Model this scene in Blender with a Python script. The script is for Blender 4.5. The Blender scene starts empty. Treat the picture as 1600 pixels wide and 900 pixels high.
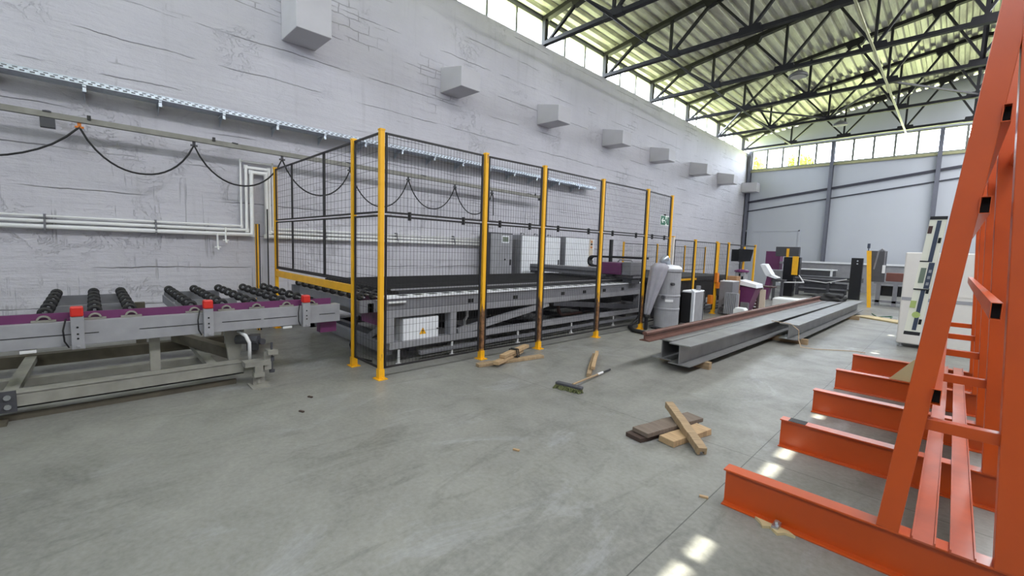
import bpy, bmesh, math, random
from mathutils import Vector, Matrix, noise
random.seed(7)
S = bpy.context.scene
COL = S.collection

# ------------------------------------------------------------------ camera, sky, sun, exposure
FPX = 673.386
CAM_H = 1.6
YAW, PITCH, ROLL = 0.796737559, -0.0914626731, 0.0329394292
cam_d = bpy.data.cameras.new('camera')
cam = bpy.data.objects.new('camera', cam_d)
COL.objects.link(cam)
cam_d.sensor_fit = 'HORIZONTAL'
cam_d.sensor_width = 36.0
cam_d.lens = 36.0 * FPX / 1600.0
cam_d.clip_start = 0.05
cam_d.clip_end = 300
_f = Vector((-math.sin(YAW) * math.cos(PITCH), math.cos(YAW) * math.cos(PITCH), math.sin(PITCH)))
_r = Vector((math.cos(YAW), math.sin(YAW), 0))
_u = _r.cross(_f)
_r2 = _r * math.cos(ROLL) + _u * math.sin(ROLL)
_u2 = _r2.cross(_f)
cam.matrix_world = Matrix(((_r2.x, _u2.x, -_f.x, 0), (_r2.y, _u2.y, -_f.y, 0), (_r2.z, _u2.z, -_f.z, CAM_H), (0, 0, 0, 1)))
S.camera = cam

S.view_settings.view_transform = 'Standard'
S.view_settings.look = 'None'
S.view_settings.gamma = 1.0
S.view_settings.use_curve_mapping = False
S.view_settings.exposure = 0.0
S.cycles.use_denoising = True
S.cycles.max_bounces = 10
S.cycles.diffuse_bounces = 6
S.cycles.glossy_bounces = 4
S.cycles.transparent_max_bounces = 24
S.cycles.sample_clamp_indirect = 6.0
S.cycles.caustics_reflective = False
S.cycles.caustics_refractive = False

SKY_UP, SKY_DOWN = 22.0, 23.0
W = bpy.data.worlds.new('sky')
S.world = W
W.use_nodes = True
nt = W.node_tree
nt.nodes.clear()
tc = nt.nodes.new('ShaderNodeTexCoord')
sx = nt.nodes.new('ShaderNodeSeparateXYZ')
mr = nt.nodes.new('ShaderNodeMapRange')
mr.inputs['From Min'].default_value = -0.06
mr.inputs['From Max'].default_value = 0.02
mixc = nt.nodes.new('ShaderNodeMix')
mixc.data_type = 'RGBA'
mixc.inputs[6].default_value = (0.80 * SKY_DOWN, 0.86 * SKY_DOWN, 0.42 * SKY_DOWN, 1)   # sunlit meadow below the horizon
mixc.inputs[7].default_value = (0.87 * SKY_UP, 0.93 * SKY_UP, 1.10 * SKY_UP, 1)       # bright hazy sky
bg = nt.nodes.new('ShaderNodeBackground')
wo = nt.nodes.new('ShaderNodeOutputWorld')
nt.links.new(tc.outputs['Generated'], sx.inputs[0])
nt.links.new(sx.outputs['Z'], mr.inputs['Value'])
nt.links.new(mr.outputs[0], mixc.inputs[0])
nt.links.new(mixc.outputs[2], bg.inputs['Color'])
nt.links.new(bg.outputs[0], wo.inputs[0])

def lamp(name, kind, loc, rot, energy, color=(1, 1, 1), **kw):
    d = bpy.data.lights.new(name, kind)
    d.energy = energy
    d.color = color
    for k, v in kw.items():
        if k == 'portal':
            d.cycles.is_portal = v
        else:
            setattr(d, k, v)
    o = bpy.data.objects.new(name, d)
    COL.objects.link(o)
    o.location = loc
    o.rotation_euler = rot
    return o

SUN_EL = math.atan(0.772)
# sun from the +X side; only enters through gaps shaped in the added right-hand boards
lamp('sun', 'SUN', (30, 0, 30), (0, math.pi / 2 - SUN_EL, 0), 42.0, (1.0, 0.94, 0.84), angle=0.004)
# daylight portals in the window bands (they only guide sky sampling)
PI2 = math.pi / 2
YF_ = -5.5
lamp('portal_left', 'AREA', (-9.2, 11.5, 7.95), (0, -PI2, 0), 1, shape='RECTANGLE', size=0.85, size_y=33.5, portal=True)
lamp('portal_right', 'AREA', (9.2, 11.5, 7.95), (0, PI2, 0), 1, shape='RECTANGLE', size=0.85, size_y=33.5, portal=True)
lamp('portal_back', 'AREA', (0, 28.1, 7.15), (-PI2, 0, 0), 1, shape='RECTANGLE', size=18, size_y=1.2, portal=True)
lamp('portal_front', 'AREA', (0, YF_ - 0.3, 7.2), (PI2, 0, 0), 1, shape='RECTANGLE', size=18, size_y=1.1, portal=True)
# added unseen fill lamp under the right-hand roof slope, for overhead light
lamp('overhead_fill', 'AREA', (2.2, 13.0, 9.22), (0, 0.155, 0), 2500, (0.93, 0.95, 1.0), shape='RECTANGLE', size=1.3, size_y=27)

# ------------------------------------------------------------------ materials
def lin(c):
    return tuple(((v / 255) / 12.92 if v / 255 <= 0.04045 else ((v / 255 + 0.055) / 1.055) ** 2.4) for v in c)

class NT:
    def __init__(s, name):
        s.m = bpy.data.materials.new(name)
        s.m.use_nodes = True
        s.t = s.m.node_tree
        s.b = s.t.nodes['Principled BSDF']
        s.tc = s.t.nodes.new('ShaderNodeTexCoord')
    def n(s, kind, **kw):
        n = s.t.nodes.new(kind)
        for k, v in kw.items():
            setattr(n, k, v)
        return n
    def l(s, a, b):
        s.t.links.new(a, b)
    def noise(s, scale, detail=4, rough=0.55, coord='Object', stretch=None, dist=0):
        src = s.tc.outputs[coord]
        if stretch:
            mp = s.n('ShaderNodeMapping')
            mp.inputs['Scale'].default_value = stretch
            s.l(src, mp.inputs[0])
            src = mp.outputs[0]
        n = s.n('ShaderNodeTexNoise')
        n.inputs['Scale'].default_value = scale
        n.inputs['Detail'].default_value = detail
        n.inputs['Roughness'].default_value = rough
        n.inputs['Distortion'].default_value = dist
        s.l(src, n.inputs['Vector'])
        return n.outputs['Fac']
    def ramp(s, fac, stops):
        r = s.n('ShaderNodeValToRGB')
        e = r.color_ramp.elements
        while len(e) > 1:
            e.remove(e[-1])
        e[0].position, e[0].color = stops[0][0], (*stops[0][1], 1)
        for p, c in stops[1:]:
            k = e.new(p)
            k.color = (*c, 1)
        s.l(fac, r.inputs[0])
        return r.outputs[0]
    def mix(s, fac, a, b, mode='MIX'):
        m = s.n('ShaderNodeMix')
        m.data_type = 'RGBA'
        m.blend_type = mode
        for v, i in ((fac, 0), (a, 6), (b, 7)):
            if isinstance(v, (int, float)):
                m.inputs[i].default_value = v
            elif isinstance(v, tuple):
                m.inputs[i].default_value = (*v, 1)
            else:
                s.l(v, m.inputs[i])
        return m.outputs[2]
    def math(s, op, a, b=0.0, clamp=False):
        m = s.n('ShaderNodeMath', operation=op, use_clamp=clamp)
        for v, i in ((a, 0), (b, 1)):
            if isinstance(v, (int, float)):
                m.inputs[i].default_value = v
            else:
                s.l(v, m.inputs[i])
        return m.outputs[0]
    def bump(s, h, strength=0.3, dist=0.02):
        b = s.n('ShaderNodeBump')
        b.inputs['Strength'].default_value = strength
        b.inputs['Distance'].default_value = dist
        s.l(h, b.inputs['Height'])
        s.l(b.outputs[0], s.b.inputs['Normal'])

def plain(name, rgb, rough=0.5, metal=0.0, var=0.12, scale=6.0, bump=0.0, spec=0.5):
    k = NT(name)
    c = lin(rgb)
    f = k.noise(scale, 5)
    lo = tuple(v * (1 - var) for v in c)
    hi = tuple(min(1, v * (1 + var)) for v in c)
    k.l(k.ramp(f, [(0.3, lo), (0.7, hi)]), k.b.inputs['Base Color'])
    k.b.inputs['Roughness'].default_value = rough
    k.b.inputs['Metallic'].default_value = metal
    k.b.inputs['Specular IOR Level'].default_value = spec
    if bump:
        k.bump(k.noise(scale * 6, 3), bump, 0.01)
    return k.m

M = {}
M['yellow'] = plain('yellow_paint', (238, 176, 26), 0.45, var=0.08)
M['black_frame'] = plain('black_paint', (34, 32, 34), 0.5)
M['wire'] = plain('black_wire', (40, 39, 42), 0.5, var=0.02)
M['orange'] = plain('orange_paint', (188, 75, 19), 0.28, var=0.07, scale=3.0, bump=0.02, spec=0.6)
M['orange_rail'] = plain('faded_orange_paint', (172, 82, 54), 0.32, var=0.16, scale=4.0)
M['black_rubber'] = plain('black_rubber', (24, 23, 25), 0.55)
M['bore'] = plain('hollow_dark', (12, 12, 12), 0.8)
M['grey_paint'] = plain('machine_grey_paint', (150, 150, 154), 0.45, var=0.10)
M['grey_mid'] = plain('machine_mid_grey_paint', (122, 122, 127), 0.5, var=0.1)
M['grey_dark'] = plain('machine_dark_grey', (70, 70, 75), 0.55, var=0.15)
M['dusty_grey'] = plain('dusty_grey_paint', (140, 138, 130), 0.65, var=0.16)
M['dirty_steel'] = plain('dirty_brown_steel', (84, 78, 66), 0.7, var=0.25)
M['purple'] = plain('purple_paint', (106, 50, 94), 0.4, var=0.08)
M['red'] = plain('red_plastic', (205, 45, 35), 0.35, var=0.05)
M['pipe_white'] = plain('pipe_white_paint', (244, 244, 242), 0.35, var=0.02)
M['white_paint'] = plain('white_paint', (222, 222, 222), 0.4, var=0.04)
M['off_white'] = plain('off_white_board', (214, 210, 204), 0.45, var=0.03)
M['cabinet_white'] = plain('cabinet_light_grey', (236, 238, 242), 0.45, var=0.04)
M['chrome'] = plain('bright_steel', (190, 192, 196), 0.3, metal=0.9, var=0.08)
M['galv'] = plain('galvanised_steel', (196, 204, 214), 0.36, metal=0.75, var=0.18, scale=14)
M['truss'] = plain('truss_dark_paint', (24, 23, 28), 0.55, var=0.15, spec=0.3)
M['tie_light'] = plain('tie_bar_pale_primer', (170, 168, 128), 0.45, var=0.12)
M['bed'] = plain('black_brush_bed', (42, 42, 45), 0.75, var=0.22, scale=3)
M['steel_dark'] = plain('mill_steel_dark', (92, 88, 92), 0.45, metal=0.35, var=0.22, scale=3)
M['steel_top'] = plain('mill_steel_grey', (128, 128, 128), 0.42, metal=0.35, var=0.18, scale=3)
M['rail_rust'] = plain('rusty_rail_steel', (104, 72, 62), 0.55, metal=0.25, var=0.22, scale=4)
M['flange_rust'] = plain('rust_dusted_flange', (150, 130, 116), 0.5, metal=0.25, var=0.2, scale=4)
M['foam'] = plain('white_foam', (232, 234, 234), 0.8, var=0.03)
M['cloth_grey'] = plain('grey_bag_cloth', (158, 156, 164), 0.85, var=0.08)
M['black_cloth'] = plain('black_plastic_sheet', (15, 14, 15), 0.8, var=0.3)
M['carton'] = plain('brown_cardboard', (160, 122, 86), 0.8, var=0.06)
M['cardboard_pale'] = plain('pale_cardboard', (190, 172, 132), 0.8, var=0.06)
M['screen'] = plain('dark_screen', (22, 23, 28), 0.25, var=0.05)
M['lcd'] = plain('lcd_grey', (112, 122, 108), 0.3, var=0.03)
M['level_white'] = plain('level_ivory', (226, 222, 206), 0.35, var=0.02)
M['level_blue'] = plain('level_slate', (58, 66, 84), 0.4, var=0.04)
M['green_vial'] = plain('vial_green', (172, 186, 112), 0.2, var=0.04)
M['brown'] = plain('dark_brown_board', (66, 40, 38), 0.6, var=0.1)
M['cream'] = plain('cream_board', (222, 206, 184), 0.6, var=0.05)
M['copper'] = plain('copper_tinted_pipe', (196, 170, 140), 0.4, var=0.1)
M['green_sign'] = plain('sign_green', (22, 92, 66), 0.5, var=0.02)
M['sign_white'] = plain('sign_white', (226, 232, 226), 0.5, var=0.02)
M['bristle'] = plain('olive_bristles', (104, 108, 70), 0.9, var=0.3, scale=40)
M['green_cable'] = plain('green_cable', (40, 92, 60), 0.5)
M['amber'] = plain('orange_plastic', (214, 120, 24), 0.45, var=0.05)
M['brickbox'] = plain('rust_brown_box', (110, 66, 56), 0.6, var=0.1)
M['corbel_paint'] = plain('corbel_paint', (200, 198, 202), 0.6, var=0.05, scale=1.5, bump=0.15)
M['column'] = plain('column_grey_paint', (108, 110, 122), 0.5, var=0.06)
M['girt'] = plain('girt_dark_paint', (58, 58, 70), 0.5, var=0.06)
M['window_frame'] = plain('window_frame_paint', (120, 122, 116), 0.5, var=0.05)
M['bark'] = plain('tree_bark', (86, 72, 54), 0.9, var=0.2)
M['leaf'] = plain('leaf_green', (122, 138, 40), 0.6, var=0.3, scale=2)
M['lamp_grey'] = plain('lamp_housing_grey', (92, 92, 92), 0.4)
M['lens'] = plain('lamp_lens_milky', (196, 196, 186), 0.4, var=0.03)

def wood(name, rgb, dark=0.55, scale=3.0):
    k = NT(name)
    c = lin(rgb)
    f = k.noise(scale, 6, 0.65, stretch=(1.2, 1.2, 14))
    g = k.noise(2.5, 3)
    a = k.ramp(f, [(0.3, tuple(v * dark for v in c)), (0.55, c), (0.8, tuple(min(1, v * 1.15) for v in c))])
    k.l(k.mix(k.math('MULTIPLY', g, 0.35), a, tuple(v * 0.6 for v in c)), k.b.inputs['Base Color'])
    k.b.inputs['Roughness'].default_value = 0.75
    k.bump(f, 0.25, 0.004)
    return k.m
M['wood_light'] = wood('raw_pine', (184, 154, 116))
M['wood_mid'] = wood('weathered_pine', (164, 140, 108))
M['wood_dark'] = wood('weathered_dark_plank', (118, 104, 92))
M['wood_brown'] = wood('dark_underside_plank', (74, 58, 50))

def worn_yellow(name, t0):
    k = NT(name)
    c = lin((236, 174, 26))
    f = k.noise(9, 8, 0.7, stretch=(1, 1, 0.25))
    sp = k.n('ShaderNodeSeparateXYZ')
    k.l(k.tc.outputs['Object'], sp.inputs[0])
    g = k.n('ShaderNodeMapRange')            # scraped where loads rub against the post, below about 0.95 m
    g.inputs['From Min'].default_value = 0.95
    g.inputs['From Max'].default_value = 0.55
    g.inputs['To Max'].default_value = 0.26
    k.l(sp.outputs['Z'], g.inputs['Value'])
    s = k.math('ADD', f, g.outputs[0])
    low = k.n('ShaderNodeMapRange')
    low.inputs['From Min'].default_value = 0.10
    low.inputs['From Max'].default_value = 0.16
    k.l(sp.outputs['Z'], low.inputs['Value'])
    m = k.math('MULTIPLY', k.ramp(s, [(t0, (0, 0, 0)), (t0 + 0.08, (1, 1, 1))]), low.outputs[0])
    rust = k.ramp(k.noise(20, 4), [(0.3, lin((78, 52, 34))), (0.7, lin((150, 108, 72)))])
    k.l(k.mix(m, c, rust), k.b.inputs['Base Color'])
    k.b.inputs['Roughness'].default_value = 0.5
    return k.m
M['yellow_worn'] = worn_yellow('worn_yellow_paint', 0.60)
M['yellow_chipped'] = worn_yellow('chipped_yellow_paint', 0.80)

def wall_paint():
    k = NT('rough_painted_concrete')
    base = lin((208, 206, 213))
    big = k.noise(0.35, 5, 0.6)
    a = k.ramp(big, [(0.3, tuple(v * 0.86 for v in base)), (0.7, tuple(min(1, v * 1.06) for v in base))])
    streak = k.noise(1.0, 6, 0.65, stretch=(1, 6.0, 0.5))
    a = k.mix(k.ramp(streak, [(0.56, (0, 0, 0)), (0.72, (0.35,) * 3)]), a, tuple(v * 0.72 for v in base))
    # board-marked horizontal joints, broken up
    sp = k.n('ShaderNodeSeparateXYZ')
    k.l(k.tc.outputs['Object'], sp.inputs[0])
    wob = k.noise(1.6, 4, 0.6)
    z = k.math('ADD', sp.outputs['Z'], k.math('MULTIPLY', wob, 0.10))
    fr = k.math('FRACT', k.math('MULTIPLY', z, 1.75))
    line = k.ramp(fr, [(0.0, (1, 1, 1)), (0.018, (1, 1, 1)), (0.03, (0, 0, 0)), (1.0, (0, 0, 0))])
    gate = k.ramp(k.noise(0.9, 3, stretch=(1, 0.7, 1.6)), [(0.47, (0, 0, 0)), (0.56, (1, 1, 1))])
    crack = k.math('MULTIPLY', line, gate)
    # cracked brick patches
    mp = k.n('ShaderNodeMapping')
    mp.inputs['Rotation'].default_value = (math.pi / 2, 0, math.pi / 2)
    k.l(k.tc.outputs['Object'], mp.inputs[0])
    cx = k.n('ShaderNodeCombineXYZ')
    k.l(k.math('ADD', sp.outputs['Y'], k.math('MULTIPLY', k.noise(3, 3), 0.12)), cx.inputs[0])
    k.l(k.math('ADD', sp.outputs['Z'], k.math('MULTIPLY', k.noise(2.7, 3), 0.10)), cx.inputs[1])
    br = k.n('ShaderNodeTexBrick')
    br.inputs['Scale'].default_value = 1.0
    br.inputs['Brick Width'].default_value = 0.42
    br.inputs['Row Height'].default_value = 0.2
    br.inputs['Mortar Size'].default_value = 0.012
    br.inputs['Mortar Smooth'].default_value = 0.2
    k.l(cx.outputs[0], br.inputs['Vector'])
    bgate = k.ramp(k.noise(0.55, 4, 0.6, stretch=(1, 0.8, 1.1)), [(0.60, (0, 0, 0)), (0.66, (1, 1, 1))])
    mort = k.math('MULTIPLY', br.outputs['Fac'], bgate)
    vein = k.noise(2.2, 8, 0.72, dist=1.2)
    hair = k.ramp(k.math('ABSOLUTE', k.math('SUBTRACT', vein, 0.5)), [(0.0, (1, 1, 1)), (0.008, (0, 0, 0))])
    hair = k.math('MULTIPLY', hair, k.ramp(k.noise(0.8, 3), [(0.55, (0, 0, 0)), (0.65, (1, 1, 1))]))
    vs_ = k.noise(1.0, 5, 0.6, stretch=(1, 2.6, 0.07))
    vert = k.ramp(k.math('ABSOLUTE', k.math('SUBTRACT', vs_, 0.47)), [(0.0, (1, 1, 1)), (0.012, (0, 0, 0))])
    vert = k.math('MULTIPLY', vert, k.ramp(k.noise(1.1, 4, 0.7), [(0.50, (0, 0, 0)), (0.60, (1, 1, 1))]))
    vert = k.math('MULTIPLY', vert, k.math('LESS_THAN', sp.outputs['Z'], 2.7))
    hair = k.math('MAXIMUM', hair, vert)
    dark = k.math('MAXIMUM', k.math('MAXIMUM', crack, k.math('MULTIPLY', mort, 0.75)), k.math('MULTIPLY', hair, 0.5))
    a = k.mix(k.math('MULTIPLY', dark, 0.56), a, lin((92, 88, 92)))
    k.l(a, k.b.inputs['Base Color'])
    k.b.inputs['Roughness'].default_value = 0.6
    k.b.inputs['Specular IOR Level'].default_value = 0.35
    pits = k.noise(7, 6, 0.7, stretch=(1, 0.6, 1.4))
    board = k.noise(1.2, 5, 0.6, stretch=(1, 0.5, 7))
    h = k.math('ADD', k.math('MULTIPLY', pits, 0.6), k.math('MULTIPLY', board, 0.8))
    h = k.math('SUBTRACT', h, k.math('MULTIPLY', dark, 0.9))
    k.bump(h, 0.7, 0.04)
    return k.m
M['wall'] = wall_paint()

def panel_paint():
    k = NT('ribbed_sandwich_panel')
    base = lin((200, 204, 212))
    f = k.noise(0.5, 4)
    k.l(k.ramp(f, [(0.3, tuple(v * 0.95 for v in base)), (0.7, base)]), k.b.inputs['Base Color'])
    k.b.inputs['Roughness'].default_value = 0.42
    wv = k.n('ShaderNodeTexWave', bands_direction='X')
    wv.inputs['Scale'].default_value = 3.2
    k.l(k.tc.outputs['Object'], wv.inputs['Vector'])
    k.bump(wv.outputs['Fac'], 0.10, 0.01)
    return k.m
M['panel'] = panel_paint()

def roof_metal():
    k = NT('galvanised_roof_decking')
    a = lin((228, 228, 214))
    b = lin((172, 168, 168))
    f = k.noise(0.7, 6, 0.65, stretch=(3.5, 0.45, 1))
    g = k.noise(5, 4, 0.6)
    c = k.ramp(f, [(0.36, b), (0.56, a)])
    c = k.mix(k.math('MULTIPLY', g, 0.3), c, lin((150, 150, 120)))
    k.l(c, k.b.inputs['Base Color'])
    k.b.inputs['Metallic'].default_value = 0.3
    k.l(k.ramp(f, [(0.3, (0.5,) * 3), (0.7, (0.33,) * 3)]), k.b.inputs['Roughness'])
    return k.m
M['roof'] = roof_metal()

def floor_concrete():
    k = NT('polished_concrete')
    base = lin((125, 124, 118))
    big = k.noise(0.45, 8, 0.62, dist=0.6)
    mid = k.noise(2.0, 8, 0.68, dist=0.4)
    fine = k.noise(30, 4, 0.6)
    s = k.math('ADD', k.math('MULTIPLY', big, 0.55), k.math('MULTIPLY', mid, 0.45))
    a = k.ramp(s, [(0.36, tuple(v * 0.56 for v in base)), (0.48, tuple(v * 0.92 for v in base)), (0.62, tuple(v * 1.22 for v in base))])
    # pale laitance clouds and trowel scuffs
    cl = k.noise(1.1, 9, 0.75, stretch=(1, 0.55, 1), dist=1.0)
    a = k.mix(k.ramp(cl, [(0.56, (0, 0, 0)), (0.72, (0.5,) * 3)]), a, lin((178, 180, 186)))
    sc = k.noise(1.3, 7, 0.7, stretch=(2.2, 0.5, 1), dist=1.5)
    a = k.mix(k.ramp(sc, [(0.55, (0, 0, 0)), (0.68, (0.5,) * 3)]), a, lin((78, 78, 72)))
    a = k.mix(0.22, a, k.ramp(fine, [(0.3, lin((110, 110, 106))), (0.7, lin((170, 170, 166)))]))
    # sawn joints
    sp = k.n('ShaderNodeSeparateXYZ')
    k.l(k.tc.outputs['Object'], sp.inputs[0])
    def joint(axis, pos, period):
        d = k.math('SUBTRACT', sp.outputs[axis], pos)
        d = k.math('DIVIDE', d, period)
        d = k.math('ABSOLUTE', k.math('SUBTRACT', d, k.math('ROUND', d)))
        return k.math('LESS_THAN', k.math('MULTIPLY', d, period), 0.0035)
    j = k.math('MAXIMUM', joint('X', -1.0, 6.0), joint('Y', 3.73, 6.0))
    a = k.mix(k.math('MULTIPLY', j, 0.75), a, lin((60, 60, 58)))
    k.l(a, k.b.inputs['Base Color'])
    k.l(k.ramp(mid, [(0.3, (0.50,) * 3), (0.7, (0.34,) * 3)]), k.b.inputs['Roughness'])
    k.b.inputs['Specular IOR Level'].default_value = 0.4
    k.bump(k.math('ADD', k.math('MULTIPLY', mid, 0.5), k.math('MULTIPLY', j, -1.0)), 0.10, 0.01)
    return k.m
M['floor'] = floor_concrete()

def glass():
    m = bpy.data.materials.new('window_glass')
    m.use_nodes = True
    t = m.node_tree
    t.nodes.clear()
    o = t.nodes.new('ShaderNodeOutputMaterial')
    mx = t.nodes.new('ShaderNodeMixShader')
    tr = t.nodes.new('ShaderNodeBsdfTransparent')
    tr.inputs[0].default_value = (0.93, 0.95, 0.93, 1)
    gl = t.nodes.new('ShaderNodeBsdfGlossy')
    gl.inputs['Roughness'].default_value = 0.03
    mx.inputs[0].default_value = 0.06
    t.links.new(tr.outputs[0], mx.inputs[1])
    t.links.new(gl.outputs[0], mx.inputs[2])
    t.links.new(mx.outputs[0], o.inputs[0])
    return m
M['glass'] = glass()

# ------------------------------------------------------------------ geometry helpers
WORLD = {}

class MB:
    """collects shapes in world coordinates; build() links them as ONE mesh object"""
    def __init__(s):
        s.v, s.f = [], []
    def add(s, vs, fs):
        n = len(s.v)
        s.v += [Vector(p) for p in vs]
        s.f += [tuple(i + n for i in f) for f in fs]
        return s
    def box(s, x0, x1, y0, y1, z0, z1):
        vs = [(x0, y0, z0), (x1, y0, z0), (x1, y1, z0), (x0, y1, z0), (x0, y0, z1), (x1, y0, z1), (x1, y1, z1), (x0, y1, z1)]
        return s.add(vs, [(3, 2, 1, 0), (4, 5, 6, 7), (0, 1, 5, 4), (1, 2, 6, 5), (2, 3, 7, 6), (3, 0, 4, 7)])
    def bar(s, p, q, w, h, up=(0, 0, 1)):
        p, q, up = Vector(p), Vector(q), Vector(up)
        d = (q - p).normalized()
        a = d.cross(up)
        if a.length < 1e-4:
            a = d.cross(Vector((1, 0, 0)))
        a.normalize()
        b = a.cross(d).normalized()
        a, b = a * w / 2, b * h / 2
        vs = [p - a - b, p + a - b, p + a + b, p - a + b, q - a - b, q + a - b, q + a + b, q - a + b]
        return s.add(vs, [(3, 2, 1, 0), (4, 5, 6, 7), (0, 1, 5, 4), (1, 2, 6, 5), (2, 3, 7, 6), (3, 0, 4, 7)])
    def hollow(s, p, q, w, h, t=0.004, up=(0, 0, 1)):
        """rectangular tube, open ends"""
        p, q, up = Vector(p), Vector(q), Vector(up)
        d = (q - p).normalized()
        a = d.cross(up).normalized()
        b = a.cross(d).normalized()
        def ring(c, k):
            return [c + a * sx_ * (w / 2 - k) + b * sy_ * (h / 2 - k) for sx_, sy_ in ((-1, -1), (1, -1), (1, 1), (-1, 1))]
        vs = ring(p, 0) + ring(q, 0) + ring(p, t) + ring(q, t)
        fs = []
        for i in range(4):
            j = (i + 1) % 4
            fs += [(i, j, 4 + j, 4 + i), (8 + j, 8 + i, 12 + i, 12 + j), (j, i, 8 + i, 8 + j), (4 + i, 4 + j, 12 + j, 12 + i)]
        return s.add(vs, fs)
    def tube(s, pts, r, n=8, caps=True, radii=None):
        pts = [Vector(p) for p in pts]
        m = len(pts)
        d0 = (pts[1] - pts[0]).normalized()
        ref = Vector((0, 0, 1)) if abs(d0.z) < 0.9 else Vector((1, 0, 0))
        a = d0.cross(ref).normalized()
        base = len(s.v)
        for i, p in enumerate(pts):
            if i == 0:
                d = pts[1] - pts[0]
            elif i == m - 1:
                d = pts[-1] - pts[-2]
            else:
                d = (pts[i + 1] - p).normalized() + (p - pts[i - 1]).normalized()
            d.normalize()
            a = (a - d * a.dot(d)).normalized()
            b = d.cross(a)
            k = 1.0
            if 0 < i < m - 1:
                c = (pts[i] - pts[i - 1]).normalized().dot((pts[i + 1] - pts[i]).normalized())
                k = 1 / max(0.5, math.sqrt(max(0.01, (1 + c) / 2)))
            rr = (radii[i] if radii else r) * k
            for j in range(n):
                t = 2 * math.pi * j / n
                s.v.append(p + a * math.cos(t) * rr + b * math.sin(t) * rr)
        for i in range(m - 1):
            for j in range(n):
                k = (j + 1) % n
                s.f.append((base + i * n + j, base + i * n + k, base + (i + 1) * n + k, base + (i + 1) * n + j))
        if caps:
            s.f.append(tuple(base + j for j in reversed(range(n))))
            s.f.append(tuple(base + (m - 1) * n + j for j in range(n)))
        return s
    def cyl(s, p, q, r, n=16, r2=None):
        return s.tube([p, q], r, n, radii=[r, r if r2 is None else r2])
    def prism(s, poly, axis, a0, a1):
        """polygon in the plane across axis ('x': (y,z); 'y': (x,z); 'z': (x,y)), extruded from a0 to a1"""
        def pt(u, w, t):
            return {'x': (t, u, w), 'y': (u, t, w), 'z': (u, w, t)}[axis]
        n = len(poly)
        vs = [pt(u, w, a0) for u, w in poly] + [pt(u, w, a1) for u, w in poly]
        fs = [tuple(reversed(range(n))), tuple(range(n, 2 * n))]
        for i in range(n):
            j = (i + 1) % n
            fs.append((i, j, n + j, n + i))
        return s.add(vs, fs)
    def lathe(s, prof, c, n=24):
        """profile of (radius, z) round the vertical through c"""
        base = len(s.v)
        for r, z in prof:
            for j in range(n):
                t = 2 * math.pi * j / n
                s.v.append(Vector((c[0] + r * math.cos(t), c[1] + r * math.sin(t), c[2] + z)))
        for i in range(len(prof) - 1):
            for j in range(n):
                k = (j + 1) % n
                s.f.append((base + i * n + j, base + i * n + k, base + (i + 1) * n + k, base + (i + 1) * n + j))
        s.f.append(tuple(base + j for j in reversed(range(n))))
        s.f.append(tuple(base + (len(prof) - 1) * n + j for j in range(n)))
        return s
    def ibeam(s, p, q, h, w, tf, tw):
        """I-section whose bottom centre runs from p to q, web upright"""
        p, q = Vector(p), Vector(q)
        d = (q - p).normalized()
        a = d.cross(Vector((0, 0, 1))).normalized()
        z = a.cross(d).normalized()
        prof = [(-w / 2, 0), (w / 2, 0), (w / 2, tf), (tw / 2, tf), (tw / 2, h - tf), (w / 2, h - tf), (w / 2, h), (-w / 2, h), (-w / 2, h - tf), (-tw / 2, h - tf), (-tw / 2, tf), (-w / 2, tf)]
        return s.sweep(prof, p, q, a, z)
    def sweep(s, prof, p, q, a, z):
        n = len(prof)
        vs = [Vector(p) + a * u + z * w for u, w in prof] + [Vector(q) + a * u + z * w for u, w in prof]
        fs = [tuple(range(n)), tuple(reversed(range(n, 2 * n)))]
        for i in range(n):
            j = (i + 1) % n
            fs.append((j, i, n + i, n + j))
        return s.add(vs, fs)
    def build(s, name, mat, parent=None, bevel=0.0, smooth=False, loc=None):
        org = Vector(WORLD[parent.name]) if parent else Vector(loc or (0, 0, 0))
        me = bpy.data.meshes.new(name)
        me.from_pydata([tuple(v - org) for v in s.v], [], s.f)
        bm = bmesh.new()
        bm.from_mesh(me)
        bmesh.ops.recalc_face_normals(bm, faces=bm.faces)
        bm.to_mesh(me)
        bm.free()
        o = bpy.data.objects.new(name, me)
        COL.objects.link(o)
        me.materials.append(M[mat] if isinstance(mat, str) else mat)
        if parent:
            o.parent = parent
        else:
            o.location = org
        WORLD[o.name] = org
        if smooth:
            for f in me.polygons:
                f.use_smooth = True
        if bevel:
            b = o.modifiers.new('edge', 'BEVEL')
            b.width = bevel
            b.segments = 2
            b.limit_method = 'ANGLE'
        return o

def tag(o, label, cat, group=None, kind=None):
    o['label'] = label
    o['category'] = cat
    if group:
        o['group'] = group
    if kind:
        o['kind'] = kind
    return o

def thing(name, label, cat, loc, group=None):
    o = bpy.data.objects.new(name, None)
    COL.objects.link(o)
    o.empty_display_size = 0.1
    o.location = loc
    WORLD[o.name] = Vector(loc)
    return tag(o, label, cat, group)

def kids(o):
    return [c for c in bpy.data.objects if c.parent == o]

def copy_tree(o, loc=None, parent=None):
    c = o.copy()
    COL.objects.link(c)
    if loc is not None:
        c.location = loc
    if parent is not None:
        c.parent = parent
    for ch in kids(o):
        copy_tree(ch, None, c)
    return c

def struct(o, label, cat):
    return tag(o, label, cat, kind='structure')

# ------------------------------------------------------------------ room shell
XL, XR, YB, YF = -9.0, 9.0, 27.9, -5.5
ZS, ZE = 7.56, 8.32              # clerestory sill and head
RIDGE = 9.78
SLOPE = (RIDGE - 8.38) / 9.05
def roof_z(x):
    return RIDGE - abs(x) * SLOPE

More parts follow.
